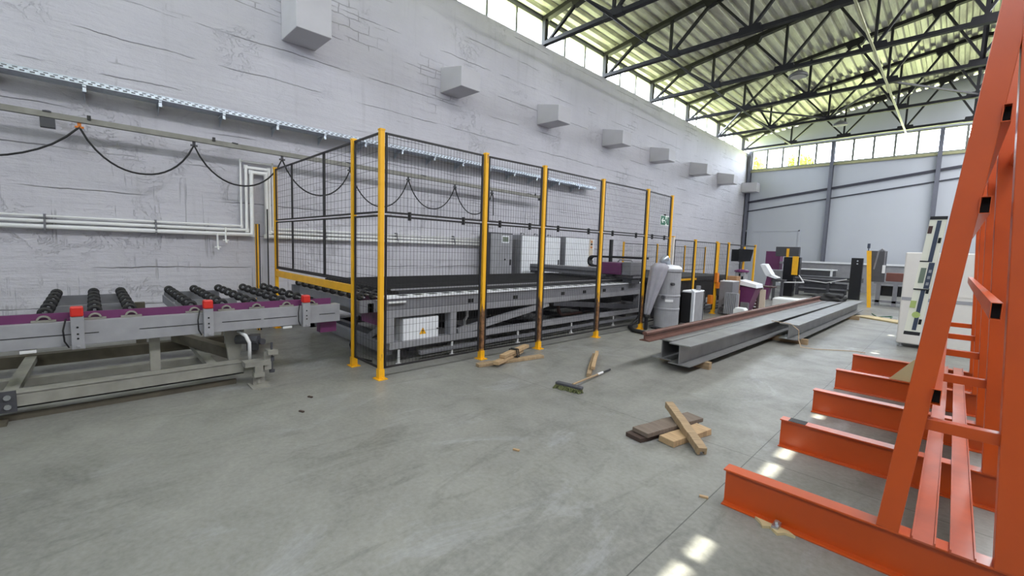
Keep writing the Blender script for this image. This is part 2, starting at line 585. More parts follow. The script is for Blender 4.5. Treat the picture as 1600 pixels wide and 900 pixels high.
struct(MB().box(XL - 0.4, XR + 0.4, YF - 0.4, YB + 0.4, -0.2, 0).build('floor', 'floor'), 'grey polished concrete floor with sawn joints and scuffs', 'floor')
struct(MB().box(XL - 0.35, XL, YF, YB, 0, ZS).build('wall_left', 'wall'), 'rough white-painted concrete and brick side wall', 'wall')
struct(MB().box(XR, XR + 0.35, YF, YB, 0, ZS).build('wall_right', 'wall'), 'white-painted side wall behind the orange rack', 'wall')
g = MB().box(XL - 0.35, XR + 0.35, YB, YB + 0.2, 0, 6.6)
g.prism([(XL - 0.35, 7.72), (XR + 0.35, 7.72), (XR + 0.35, roof_z(9.35)), (0, roof_z(0) + 0.02), (XL - 0.35, roof_z(9.35))], 'y', YB, YB + 0.2)
g.box(XL - 0.35, XL + 0.12, YB, YB + 0.2, 6.6, 7.72).box(XR - 0.12, XR + 0.35, YB, YB + 0.2, 6.6, 7.72)
struct(g.build('wall_back', 'panel'), 'blue-grey ribbed panel end wall below and above its window band', 'wall')
g = MB().box(XL - 0.35, XR + 0.35, YF - 0.2, YF, 0, 6.7)
g.prism([(XL - 0.35, 7.72), (XR + 0.35, 7.72), (XR + 0.35, roof_z(9.35)), (0, roof_z(0) + 0.02), (XL - 0.35, roof_z(9.35))], 'y', YF - 0.2, YF)
g.box(XL - 0.35, XL + 0.12, YF - 0.2, YF, 6.7, 7.72).box(XR - 0.12, XR + 0.35, YF - 0.2, YF, 6.7, 7.72)
struct(g.build('wall_front', 'panel'), 'panelled end wall behind the viewer', 'wall')

# corrugated decking, ribs along the hall; eaves overhang the side walls
def decking():
    m = MB()
    prof = []
    pitch, dep = 0.30, 0.085
    x = -9.45
    pts = []
    while x < 9.6:
        for dx, dz in ((0, dep), (0.10, dep), (0.135, 0), (0.265, 0)):
            pts.append((x + dx, dz))
        x += pitch
    poly = [(u, roof_z(u) + dz) for u, dz in pts]
    n = len(poly)
    y0, y1 = YF - 0.3, YB + 0.3
    vs = [(u, y0, z) for u, z in poly] + [(u, y1, z) for u, z in poly]
    vs += [(u, y0, roof_z(u) + 0.2) for u, z in poly] + [(u, y1, roof_z(u) + 0.2) for u, z in poly]
    fs = []
    for i in range(n - 1):
        fs.append((i, i + 1, n + i + 1, n + i))
        fs.append((2 * n + i, 3 * n + i, 3 * n + i + 1, 2 * n + i + 1))
        fs.append((i, 2 * n + i, 2 * n + i + 1, i + 1))
        fs.append((n + i, n + i + 1, 3 * n + i + 1, 3 * n + i))
    m.add(vs, fs)
    return m.build('ceiling', 'roof')
struct(decking(), 'corrugated galvanised roof decking over the trusses', 'ceiling')

# left and right clerestory windows: one window per truss bay
TR_Y = [6.55, 9.81, 12.94, 16.22, 19.5, 23.1, 26.8]
BAYS = [-5.45, -3.25, 0.0, 3.27] + TR_Y + [27.85]
wn = 0
for side in (-1, 1):
    X = side * 9.12
    for a, b in zip(BAYS[:-1], BAYS[1:]):
        wn += 1
        m = MB()
        m.box(X - 0.04, X + 0.04, a + 0.07, b - 0.07, ZS, ZS + 0.045 if side < 0 else ZS + 0.002)
        m.box(X - 0.04, X + 0.04, a, b, ZE - 0.05, roof_z(9.1) + 0.05)
        m.box(X - 0.06, X + 0.06, a - 0.0, a + 0.09, ZS, ZE + 0.02)
        npan = 3 if b - a > 2 else 1
        for i in range(1, npan):
            y = a + (b - a) * i / npan
            m.box(X - 0.035, X + 0.035, y - 0.035, y + 0.035, ZS, ZE)
        o = struct(m.build('window_%d' % wn, 'window_frame'), 'clerestory window in the %s wall' % ('left' if side < 0 else 'right'), 'window')
        for i in range(npan):
            y0 = a + (b - a) * i / npan + 0.03
            y1 = a + (b - a) * (i + 1) / npan - 0.03
            MB().box(X - 0.004, X + 0.004, y0, y1, ZS + 0.002, ZE - 0.02).build('glass_pane', 'glass', o)
# added unseen boards blocking the sun, gaps shaped to form the floor sun patches
gaps = [(1.86, 2.13), (2.21, 2.43), (3.48, 3.74), (3.89, 4.12), (5.16, 5.30), (6.5, 6.66), (9.6, 9.95), (12.2, 12.4)]
m = MB()
y = YF
for a, b in gaps:
    m.box(9.2, 9.24, y, a, 7.72, 7.85)
    y = b
m.box(9.2, 9.24, y, YB, 7.72, 7.85)
m.box(9.2, 9.24, YF, YB, ZS - 0.05, 7.72)
m.box(9.2, 9.24, YF, YB, 7.85, 7.97)
struct(m.build('trim_1', 'window_frame'), 'added sun-blocking board with shaped gaps along the right-hand windows', 'trim')
# added unseen board at the right-hand eave, trims the sun above the gaps
struct(MB().box(9.74, 9.80, YF - 0.3, YB + 0.3, 8.24, roof_z(9.8) + 0.2).build('trim_2', 'window_frame'), 'added sun-blocking board at the right-hand roof edge', 'trim')
# end wall band
cols_x = [-8.82, -4.93, -0.93, 3.07, 7.07, 8.82]
for a, b in zip(cols_x[:-1], cols_x[1:]):
    wn += 1
    n = 5 if b - a > 2.5 else 2
    m = MB()
    m.box(a, b, YB + 0.02, YB + 0.14, 6.58, 6.66).box(a, b, YB + 0.02, YB + 0.14, 7.66, 7.74)
    for i in range(n + 1):
        x = a + (b - a) * i / n
        m.box(x - 0.045, x + 0.045, YB + 0.03, YB + 0.12, 6.6, 7.72)
    o = struct(m.build('window_%d' % wn, 'window_frame'), 'high window in the end wall', 'window')
    for i in range(n):
        x0 = a + (b - a) * i / n + 0.03
        x1 = a + (b - a) * (i + 1) / n - 0.03
        MB().box(x0, x1, YB + 0.07, YB + 0.078, 6.66, 7.66).build('glass_pane', 'glass', o)
# unseen window band added behind the viewer to let in frontal light
wn += 1
m = MB().box(-8.88, 8.88, YF - 0.14, YF - 0.02, 6.68, 6.76).box(-8.88, 8.88, YF - 0.14, YF - 0.02, 7.66, 7.74)
for i in range(21):
    x = -8.85 + 17.7 * i / 20
    m.box(x - 0.04, x + 0.04, YF - 0.13, YF - 0.03, 6.7, 7.72)
o = struct(m.build('window_%d' % wn, 'window_frame'), 'high window band added for frontal light in the wall behind the viewer', 'window')
for i in range(20):
    x = -8.85 + 17.7 * i / 20
    MB().box(x + 0.04, x + 0.845, YF - 0.084, YF - 0.076, 6.76, 7.66).build('glass_pane', 'glass', o)
# end wall columns, girts, sill
tn = 2
for x in (-8.86, -4.93, -0.93, 3.07, 7.07):
    tn += 1
    m = MB()
    w = 0.075
    m.box(x - w, x + w, YB - 0.27, YB - 0.25, 0, 7.64).box(x - w, x + w, YB - 0.02, YB, 0, 7.64).box(x - 0.012, x + 0.012, YB - 0.25, YB - 0.02, 0, 7.64)
    struct(m.build('trim_%d' % tn, 'column'), 'grey steel end-wall column', 'column')
tn += 1
struct(MB().box(-9, 9, YB - 0.10, YB, 6.46, 6.58).build('trim_%d' % tn, 'tie_light'), 'sill rail below the end-wall windows', 'trim')
tn += 1
struct(MB().bar((-8.9, YB - 0.05, 4.74), (9.0, YB - 0.05, 7.10 - 0.0), 0.1, 0.11).build('trim_%d' % tn, 'girt'), 'thick sloping dark girt on the end wall', 'trim')
tn += 1
struct(MB().bar((-8.9, YB - 0.03, 4.22), (9.0, YB - 0.03, 6.62), 0.06, 0.055).build('trim_%d' % tn, 'girt'), 'thin sloping girt below the thick one', 'trim')
tn += 1
m = MB().box(-9.0, -6.12, YB - 0.02, YB + 0.001, 0, 3.15)
m.box(-6.18, -6.08, YB - 0.05, YB, 1.5, 3.15).box(-9.0, -6.1, YB - 0.05, YB, 3.05, 3.12).box(-8.05, -8.0, YB - 0.03, YB, 1.5, 3.05)
struct(m.build('trim_%d' % tn, 'panel'), 'low framed partition in the far left corner', 'partition')

# unseen white panel added above the overhead fill lamp on the right-hand slope
struct(MB().add([(1.45, -0.6, roof_z(1.45) - 0.03), (2.85, -0.6, roof_z(2.85) - 0.03), (2.85, 26.6, roof_z(2.85) - 0.03), (1.45, 26.6, roof_z(1.45) - 0.03),
                 (1.45, -0.6, roof_z(1.45) - 0.01), (2.85, -0.6, roof_z(2.85) - 0.01), (2.85, 26.6, roof_z(2.85) - 0.01), (1.45, 26.6, roof_z(1.45) - 0.01)],
                [(3, 2, 1, 0), (4, 5, 6, 7), (0, 1, 5, 4), (1, 2, 6, 5), (2, 3, 7, 6), (3, 0, 4, 7)]).build('window_%d' % (wn + 1), 'foam'), 'white panel added above the overhead fill lamp in the right-hand roof slope', 'window')

# ------------------------------------------------------------------ roof trusses
def chord_z(x):
    return roof_z(x) - 0.075
NODES = [-6.65, -4.4, -2.15, 0.1]
TOPS = [-7.72, -5.4, -3.12, -0.95]
ZB = 7.62
def make_truss(y):
    root = thing('roof_truss', 'truss', 'roof truss', (0, y, ZB), 'roof trusses')
    for s in (1, -1):
        m = MB().bar((-9.05 * s, y, chord_z(9.05) - 0.0), (0, y, chord_z(0)), 0.17, 0.12)
        m.build('top_chord', 'truss', root)
    m = MB().bar((-9.0, y, ZB), (9.0, y, ZB), 0.15, 0.10)
    m.build('bottom_chord', 'truss', root)
    for s in (1, -1):
        MB().box(-9.0 * s - 0.06, -9.0 * s + 0.06, y - 0.07, y + 0.07, ZS, chord_z(9)).build('end_post', 'truss', root)
        xs = [(-8.9, ZB)]
        for t, n in zip(TOPS, NODES):
            xs += [(t, chord_z(t) - 0.05), (n, ZB + 0.03)]
        for (xa, za), (xb, zb) in zip(xs[:-1], xs[1:]):
            MB().bar((xa * s, y, za), (xb * s, y, zb), 0.09, 0.065).build('diagonal', 'truss', root)
        for n in NODES[:3]:
            MB().bar((n * s, y, ZB), (n * s, y, chord_z(n)), 0.08, 0.07).build('vertical', 'truss', root)
            MB().prism([(n * s - 0.30, ZB - 0.06), (n * s + 0.30, ZB - 0.06), (n * s + 0.26, ZB + 0.13), (n * s - 0.26, ZB + 0.13)], 'y', y - 0.085, y + 0.085).build('gusset_plate', 'truss', root)
        for t in TOPS:
            zc = chord_z(t)
            k = SLOPE * 0.32 * s
            MB().prism([(t * s - 0.32, zc + 0.05 - k), (t * s + 0.32, zc + 0.05 + k), (t * s + 0.20, zc - 0.19 + k), (t * s - 0.20, zc - 0.19 - k)], 'y', y - 0.09, y + 0.09).build('gusset_plate', 'truss', root)
    MB().bar((0, y, ZB), (0, y, chord_z(0)), 0.10, 0.09).build('vertical', 'truss', root)
    MB().prism([(-0.3, ZB - 0.06), (0.3, ZB - 0.06), (0.26, ZB + 0.15), (-0.26, ZB + 0.15)], 'y', y - 0.085, y + 0.085).build('gusset_plate', 'truss', root)
    return root
T0 = make_truss(TR_Y[0])
names = ['nearest dark steel roof truss, mostly above the top edge of the photo', 'second dark roof truss from the near end, its foot above the second corbel',
         'third dark roof truss from the near end', 'fourth dark roof truss, a round lamp hanging just beyond it', 'fifth dark roof truss, bracing bars running on from it',
         'sixth dark roof truss, last but one before the end wall', 'farthest dark roof truss, close to the end wall windows']
for i, y in enumerate(TR_Y):
    t = T0 if i == 0 else copy_tree(T0, (0, y, ZB))
    t['label'] = names[i]
# ties along the hall at the bottom-chord nodes
def tie(x, mat, label, ys):
    m = MB()
    pts = []
    for y in ys:
        pts.append((x, y, ZB - 0.06))
    for a, b in zip(pts[:-1], pts[1:]):
        mid = ((a[0]), (a[1] + b[1]) / 2, a[2] - 0.03)
        m.tube([a, mid, b], 0.035, 8)
    return tag(m.build('tie_bar', mat, loc=(x, ys[0], ZB)), label, 'tie bar', 'long tie bars under the trusses')
tie(-6.65, 'truss', 'long tie bar under the trusses nearest the left wall', TR_Y)
tie(-2.15, 'tie_light', 'pale long tie bar under the middle of the trusses', TR_Y + [27.8])
tie(2.15, 'tie_light', 'long tie bar under the trusses beyond the ridge', TR_Y)
# bottom-plane bracing between the fifth and sixth truss
zz = [((-9.0, 23.1), (-6.65, 19.5)), ((-6.65, 19.5), (-4.4, 23.1)), ((-4.4, 23.1), (-2.15, 19.5)), ((-2.15, 19.5), (0.1, 23.1)), ((0.1, 23.1), (2.15, 19.5))]
lb = ['bracing bar between fifth and sixth truss, against the left wall', 'dark bracing bar between fifth and sixth truss, second from the left wall',
      'bracing bar between fifth and sixth truss, meeting the lamp', 'bracing bar running right from the pale tie bar to the sixth truss', 'bracing bar of the far trusses behind the orange rack']
for ((xa, ya), (xb, yb)), l in zip(zz, lb):
    ux, uy = (xb - xa) * 0.04, (yb - ya) * 0.04
    tag(MB().bar((xa + ux, ya + uy, ZB + 0.02), (xb - ux, yb - uy, ZB + 0.02), 0.06, 0.06).build('bracing_bar', 'truss', loc=(xa, ya, ZB)), l, 'bracing bar', 'bracing bars between the far trusses')
# upright cross braces at the left tie and the ridge
for x, ya, yb, l in ((-6.65, 19.5, 23.1, 'upright cross brace of two bars between far trusses near the left wall'), (0.05, 16.22, 19.5, 'upright cross brace of two bars under the ridge')):
    r = thing('cross_brace', l, 'cross brace', (x, ya, ZB), 'upright cross braces')
    MB().bar((x, ya, ZB + 0.1), (x, yb, chord_z(x) - 0.1), 0.06, 0.06).build('brace_bar', 'truss', r)
    MB().bar((x, yb, ZB + 0.1), (x, ya, chord_z(x) - 0.1), 0.06, 0.06).build('brace_bar', 'truss', r)
# round high-bay lamps
def bay_lamp(loc, label):
    x, y, z = loc
    r = thing('high_bay_lamp', label, 'lamp', loc, 'round high-bay lamps under the trusses')
    m = MB().lathe([(0.03, 0.16), (0.10, 0.14), (0.24, 0.05), (0.27, 0.0), (0.27, -0.03), (0.22, -0.035)], loc, 28)
    m.build('housing', 'lamp_grey', r, smooth=False)
    MB().lathe([(0.21, -0.03), (0.20, -0.045)], loc, 28).build('lens', 'lens', r)
    MB().cyl((x, y, z + 0.15), (x, y, ZB - 0.04), 0.012, 8).build('hanger', 'lamp_grey', r)
bay_lamp((-3.99, 16.22, 7.32), 'round grey lamp hanging from the fourth truss')
bay_lamp((-3.95, 23.1, 7.32), 'round pale lamp hanging lower over the far end')

# ------------------------------------------------------------------ concrete corbels on the left wall
cl = ['largest concrete corbel, at the top edge near the viewer', 'second concrete corbel from the near end of the left wall', 'third concrete corbel from the near end of the left wall',
      'fourth concrete corbel, above the tall cage fence', 'fifth concrete corbel from the near end of the left wall', 'sixth concrete corbel, third from the far end', 'seventh concrete corbel, last but one before the corner', 'farthest small concrete corbel, at the corner column']
for i, y in enumerate([2.66, 6.17, 9.6, 12.97, 16.33, 20.05, 23.4, 27.0]):
    h0, h1 = (6.0, 6.25) if i == 0 else (5.68, 5.86)
    if i == 7:
        h0, h1 = 5.75, 5.8
    m = MB().prism([(-8.999, 5.27), (-8.18, 5.25), (-8.18, h0), (-8.999, h1)], 'y', y, y + 0.56 if i else y + 0.60)
    tag(m.build('concrete_corbel', 'corbel_paint', loc=(-9.0, y, 5.27), bevel=0.012), cl[i], 'corbel', 'concrete corbels along the left wall')

# ------------------------------------------------------------------ cable tray, festoon rail and cable, wall pipes
YT0, YT1 = -3.0, 12.2
t = thing('cable_tray', 'galvanised perforated cable tray along the left wall', 'cable tray', (-8.75, 5, 3.66))
m = MB()
m.box(-8.90, -8.60, YT0, YT1, 3.66, 3.664)
m.box(-8.60, -8.597, YT0, YT1, 3.66, 3.72).box(-8.903, -8.90, YT0, YT1, 3.66, 3.735)
m.box(-8.605, -8.592, YT0, YT1, 3.72, 3.726)
m.build('tray', 'galv', t)
m = MB()
y = YT0
while y < YT1:
    m.box(-8.598, -8.595, y, y + 0.045, 3.672, 3.688)
    m.box(-8.598, -8.595, y + 0.03, y + 0.075, 3.699, 3.710)
    y += 0.09
m.build('slot_pattern', 'grey_dark', t)
for y in [-1.6, -0.8, 0.02, 0.84, 1.66, 2.47, 3.3, 4.12, 4.96, 5.8, 6.63, 7.5, 8.4, 9.3, 10.3, 11.3]:
    MB().box(-8.998, -8.61, y - 0.02, y + 0.02, 3.635, 3.66).box(-8.66, -8.63, y - 0.02, y + 0.02, 3.57, 3.635).prism([(-8.998, 3.64), (-8.7, 3.64), (-8.998, 3.50)], 'y', y - 0.003, y + 0.003).build('bracket', 'galv', t)

FX = -8.62
t = thing('festoon_rail', 'grey channel rail carrying the looped cable along the left wall', 'cable rail', (FX, 4, 3.15))
m = MB()
prof = [(-0.035, 0.0), (-0.012, 0.0), (-0.012, 0.008), (-0.027, 0.008), (-0.027, 0.066), (0.027, 0.066), (0.027, 0.008), (0.012, 0.008), (0.012, 0), (0.035, 0), (0.035, 0.074), (-0.035, 0.074)]
def rz(y):
    return 3.135 - 0.006 * y
m.sweep(prof, (FX, -3, rz(-3)), (FX, 9.45, rz(9.45)), Vector((1, 0, 0)), Vector((0, 0, 1)))
m.build('rail', 'dusty_grey', t)
for y in (-2.4, -0.35, 1.8, 3.75, 5.5, 7.4, 9.0):
    MB().box(-9.0, FX - 0.03, y - 0.025, y + 0.025, rz(y) + 0.074, rz(y) + 0.10).box(FX - 0.05, FX + 0.05, y - 0.04, y + 0.04, rz(y) + 0.066, rz(y) + 0.082).build('bracket', 'grey_dark', t)
for y in (0.05, 1.5, 9.2):
    MB().box(FX + 0.035, FX + 0.055, y - 0.02, y + 0.02, rz(y) + 0.05, rz(y) + 0.11).build('limit_stop', 'black_frame', t)
MB().box(FX - 0.05, FX + 0.06, 9.42, 9.58, rz(9.5) - 0.06, rz(9.5) + 0.09).build('end_stop', 'grey_dark', t)
MB().box(FX - 0.06, FX + 0.06, -0.42, -0.28, rz(0) - 0.13, rz(0) - 0.01).build('junction_box', 'grey_dark', t)
# looped cable
att = [-2.35, -0.05, 1.24, 2.53, 3.78, 5.10, 6.38, 7.58]
low = [2.52, 2.53, 2.515, 2.49, 2.39, 2.46, 2.43]
t = thing('festoon_cable', 'black cable hanging in loops from the channel rail', 'cable', (FX, 4, 2.5))
pts = []
for i in range(len(att) - 1):
    a, b, lo = att[i], att[i + 1], low[i]
    top = rz(a) - 0.06
    for k in range(0, 17):
        u = k / 17
        w = abs(2 * u - 1)
        pts.append((FX, a + (b - a) * u, lo + (top - lo) * (0.85 * w ** 2.2 + 0.15 * w ** 8)))
pts.append((FX, att[-1], rz(7.6) - 0.06))
pts += [(FX + 0.01, 7.62, 2.9), (FX + 0.02, 7.63, 2.45)]
MB().tube(pts, 0.013, 8).build('cable', 'black_rubber', t, smooth=True)
for y in att:
    MB().box(FX - 0.02, FX + 0.02, y - 0.045, y + 0.045, rz(y) - 0.075, rz(y) - 0.05).box(FX - 0.008, FX + 0.008, y - 0.02, y + 0.02, rz(y) - 0.05, rz(y) + 0.02).build('cable_trolley', 'amber' if y < 1 else 'grey_dark', t)

def pipe(name, label, mat, r, z, yl, yr, ztop, x=-8.93):
    """wall pipe that rises over the doorway-like gap and drops again"""
    t = thing(name, label, 'pipe', (x, 2, z), 'white pipes along the left wall')
    pts = [(x, -3.0, z), (x, yl, z), (x, yl, ztop), (x, yr, ztop), (x, yr, z - 0.02), (x, 11.0, z - 0.02)]
    MB().tube(pts, r, 10).build('pipe_run', mat, t, smooth=True)
    for p in pts[1:-1]:
        m = MB().lathe([(r * 1.25, -0.035), (r * 1.35, 0), (r * 1.25, 0.035)], p, 12)
        m.build('elbow', mat, t)
    for y in (-1.4, -0.45, 0.75, 3.4, 5.0, 6.6, 8.2):
        MB().box(-9.0, x + r + 0.008, y - 0.012, y + 0.012, z - r - 0.012, z + r + 0.012).build('clamp', 'grey_mid', t)
    return t
pipe('wall_pipe', 'thin upper wall pipe with a copper-tinted crossover', 'pipe_white', 0.016, 1.84, 1.94, 2.45, 2.98)
pipe('wall_pipe', 'middle white wall pipe', 'pipe_white', 0.024, 1.77, 2.02, 2.39, 2.88, -8.92)
pipe('wall_pipe', 'thick lower white wall pipe', 'pipe_white', 0.033, 1.69, 2.10, 2.33, 2.80, -8.90)
for y, z0, z1, l in ((1.56, 1.46, 1.70, 'white drop tap hanging lower from the wall pipes'), (1.68, 1.58, 1.80, 'white drop tap beside the pipe corner')):
    t = thing('drop_tap', l, 'tap', (-8.86, y, z0), 'white taps on the wall pipes')
    MB().cyl((-8.855, y, z0), (-8.855, y, z1), 0.013, 10).build('stem', 'pipe_white', t)
    MB().tube([(-8.855, y, z0 + 0.02), (-8.82, y, z0 - 0.01), (-8.80, y, z0 - 0.05)], 0.014, 8).build('spout', 'pipe_white', t)
    MB().box(-8.87, -8.84, y - 0.045, y + 0.045, z0 - 0.01, z0 + 0.01).build('handle', 'pipe_white', t)

# ------------------------------------------------------------------ safety fences
def mesh_panel(parent, p, q, z0, z1, pitch=0.048, rows=0.10, fw=0.022, wr=0.0027):
    """black framed weld-mesh panel between floor points p and q"""
    p, q = Vector((*p, 0)), Vector((*q, 0))
    L = (q - p).length
    d = (q - p) / L
    up = Vector((0, 0, 1))
    nrm = d.cross(up)
    m = MB()
    P = lambda s, z: p + d * s + up * z
    h = fw / 2
    m.bar(P(0, z0 + h), P(L, z0 + h), fw, fw).bar(P(0, z1 - h), P(L, z1 - h), fw, fw)
    m.bar(P(h, z0), P(h, z1), fw, fw, nrm).bar(P(L - h, z0), P(L - h, z1), fw, fw, nrm)
    f = m.build('mesh_panel', 'black_frame', parent)
    w = MB()
    s = pitch
    while s < L - fw:
        w.bar(P(s, z0 + fw) + nrm * 0.002, P(s, z1 - fw) + nrm * 0.002, wr, wr, nrm)
        s += pitch
    z = z0 + rows
    while z < z1 - fw:
        w.bar(P(fw, z) - nrm * 0.002, P(L - fw, z) - nrm * 0.002, wr, wr)
        z += rows
    w.build('wire_mesh', 'wire', f)
    return f

def post(parent, x, y, h, mat='yellow', w=0.055, dirx=True, base=True):
    o = MB().box(x - w / 2, x + w / 2, y - w / 2, y + w / 2, 0.0, h).build('fence_post', mat, parent, bevel=0.004)
    if base:
        m = MB().box(x - 0.075, x + 0.075, y - 0.06, y + 0.06, 0, 0.010)
        m.box(x - w / 2 - 0.008, x + w / 2 + 0.008, y - w / 2 - 0.008, y + w / 2 + 0.008, 0.01, 0.12)
        for s in (-1, 1):
            m.cyl((x + s * 0.06, y, 0.01), (x + s * 0.06, y, 0.03), 0.012, 8)
        m.build('post_base', 'yellow', o)
    MB().box(x - w / 2 - 0.003, x + w / 2 + 0.003, y - w / 2 - 0.003, y + w / 2 + 0.003, h, h + 0.02).build('post_cap', 'yellow', o)
    return o

HF, HM = 2.88, 1.955
FXP = [(-4.66, 2.41), (-4.655, 3.97), (-4.59, 5.12), (-4.56, 6.68), (-4.51, 8.22), (-4.56, 9.40)]
t = thing('safety_fence', 'tall cage fence of yellow posts and black mesh around the cutting table', 'fence', (-4.66, 2.41, 0))
for i, (x, y) in enumerate(FXP):
    post(t, x, y, HF, 'yellow_chipped' if i in (0,) else 'yellow_worn')
for (a, b) in zip(FXP[:-1], FXP[1:]):
    ya, yb = a[1] + 0.05, b[1] - 0.05
    mesh_panel(t, (a[0] - 0.0, ya), (b[0] - 0.0, yb), 0.12, HM - 0.015)
    mesh_panel(t, (a[0] - 0.0, ya), (b[0] - 0.0, yb), HM + 0.005, HF - 0.01)
    for q in (0.22, 0.78):
        yy = ya + (yb - ya) * q
        xx = a[0] + (b[0] - a[0]) * q
        MB().box(xx - 0.02, xx + 0.02, yy - 0.012, yy + 0.012, HM - 0.06, HM + 0.04).build('panel_clip', 'black_frame', t)
# near end of the cage
post(t, -5.39, 2.41, HF, 'yellow')
post(t, -8.62, 2.41, HF, 'yellow')
mesh_panel(t, (-5.35, 2.41), (-4.70, 2.41), 0.12, HM - 0.015, pitch=0.08)
mesh_panel(t, (-5.35, 2.41), (-4.70, 2.41), HM + 0.005, HF - 0.01, pitch=0.08)
MB().box(-8.6, -5.41, 2.385, 2.435, 0.955, 1.06).build('cross_bar', 'yellow', t, bevel=0.004)
for a, b in ((-8.58, -7.72), (-7.72, -6.35), (-6.35, -5.43)):
    mesh_panel(t, (a, 2.41), (b, 2.41), 1.12, HM - 0.015, pitch=0.12)
    mesh_panel(t, (a, 2.41), (b, 2.41), HM + 0.005, HF - 0.01, pitch=0.12)
MB().bar((-8.58, 2.41, 1.105), (-5.43, 2.41, 1.105), 0.03, 0.02).build('bottom_rail', 'black_frame', t)

# lower fence beyond
t = thing('low_safety_fence', 'lower yellow-posted mesh fence continuing beyond the vacuum cleaner', 'fence', (-4.55, 10.8, 0))
LP = [(-4.55, 10.77), (-4.55, 12.17), (-4.55, 13.03), (-4.55, 15.35)]
for i, (x, y) in enumerate(LP):
    post(t, x, y, 1.95, 'yellow')
o = MB().box(-4.58, -4.53, 12.26, 12.31, 0.05, 1.94).build('door_post', 'yellow', t)
o = MB().box(-4.54, -4.46, 12.12, 12.24, 0.86, 1.12).box(-4.52, -4.44, 12.16, 12.30, 0.70, 0.86).build('door_lock', 'amber', t, bevel=0.005)
MB().box(-4.60, -4.5, 11.9, 12.05, 0.28, 0.52).build('switch_box', 'amber', t)
mesh_panel(t, (-4.55, 9.64), (-4.55, 10.72), 0.12, 1.93, pitch=0.06)
mesh_panel(t, (-4.55, 10.82), (-4.55, 12.12), 0.12, 1.93, pitch=0.06)
mesh_panel(t, (-4.55, 12.33), (-4.55, 12.98), 0.12, 1.93, pitch=0.06)
MB().box(-4.57, -4.53, 13.06, 15.32, 1.90, 1.93).build('door_header', 'black_frame', t)
# pale end post and return bay behind it
t = thing('low_safety_fence', 'rear run of mesh fence along the wall side of the far table', 'fence', (-8.3, 16, 0))
for y in (13.61, 16.1, 18.6, 20.8):
    post(t, -8.3, y, 1.95, 'yellow', base=False)
for a, b in ((13.61, 16.1), (16.1, 18.6), (18.6, 20.8)):
    mesh_panel(t, (-8.3, a + 0.04), (-8.3, b - 0.04), 0.9, 1.93, pitch=0.08, rows=0.2)
tag(post(None, -4.56, 9.58, 1.98, 'off_white'), 'pale square post beside the exit sign', 'post')
# short posts leaning by the wall
t = thing('spare_fence_post', 'short spare yellow and black post standing by the left wall', 'post', (-8.6, 2.1, 0))
MB().box(-8.64, -8.57, 2.075, 2.115, 0, 1.88).build('post', 'yellow', t)
MB().box(-8.565, -8.56, 2.07, 2.085, 0, 1.88).box(-8.565, -8.56, 2.118, 2.135, 0, 1.88).build('edge_strip', 'black_frame', t)
t = thing('spare_mesh_panel', 'narrow black mesh panel standing behind the far cage post', 'panel', (-8.8, 2.3, 0))
mesh_panel(t, (-8.72, 2.30), (-8.95, 2.36), 0.0, 2.16, pitch=0.05, rows=0.3)

# escape sign on the cage
t = thing('exit_sign', 'green and white escape-route sign with arrow on the last tall cage post', 'sign', (-4.48, 8.96, 2.21))
MB().box(-4.50, -4.488, 8.78, 9.16, 2.205, 2.415).build('plate', 'sign_white', t)
MB().box(-4.488, -4.484, 8.79, 8.98, 2.215, 2.405).build('green_field', 'green_sign', t)
xs = -4.483
m = MB().prism([(8.81, 2.31), (8.87, 2.37), (8.89, 2.355), (8.86, 2.322), (8.965, 2.322), (8.965, 2.298), (8.86, 2.298), (8.89, 2.265), (8.87, 2.25)], 'x', xs, xs + 0.002)
m.build('arrow', 'sign_white', t)
m = MB().box(-4.488, -4.484, 9.08, 9.145, 2.225, 2.395)
m.cyl((-4.488, 9.035, 2.375), (-4.484, 9.035, 2.375), 0.016, 12)
m.prism([(9.02, 2.355), (9.05, 2.35), (9.06, 2.30), (9.07, 2.235), (9.05, 2.235), (9.04, 2.285), (9.02, 2.25), (8.99, 2.235), (8.985, 2.25), (9.01, 2.265), (9.02, 2.30), (9.00, 2.315), (8.985, 2.30), (8.978, 2.31), (9.0, 2.335)], 'x', -4.488, -4.484)
m.build('running_figure', 'green_sign', t)
MB().box(-4.535, -4.50, 9.0, 9.03, 2.25, 2.45).build('hanger', 'black_frame', t)

# ------------------------------------------------------------------ roller conveyor (left foreground)
def wheel_mesh():
    m = MB()
    prof = [(0.020, -0.020), (0.040, -0.020), (0.050, -0.014), (0.054, -0.006), (0.054, 0.006), (0.050, 0.014), (0.040, 0.020), (0.020, 0.020)]
    n = 14
    base = 0
    for r, a in prof:
        for j in range(n):
            t_ = 2 * math.pi * j / n
            m.v.append(Vector((a, r * math.cos(t_), r * math.sin(t_))))
    k = len(prof)
    for i in range(k):
        for j in range(n):
            a0, a1 = i * n + j, i * n + (j + 1) % n
            b0, b1 = ((i + 1) % k) * n + j, ((i + 1) % k) * n + (j + 1) % n
            m.f.append((a0, a1, b1, b0))
    o = m.build('roller_wheel', 'black_rubber', smooth=True)
    me = o.data
    bpy.data.objects.remove(o)
    return me
WHEEL = wheel_mesh()
def wheel(parent, x, y, z):
    o = bpy.data.objects.new('roller_wheel', WHEEL)
    COL.objects.link(o)
    o.parent = parent
    o.location = Vector((x, y, z)) - Vector(WORLD[parent.name])
    return o

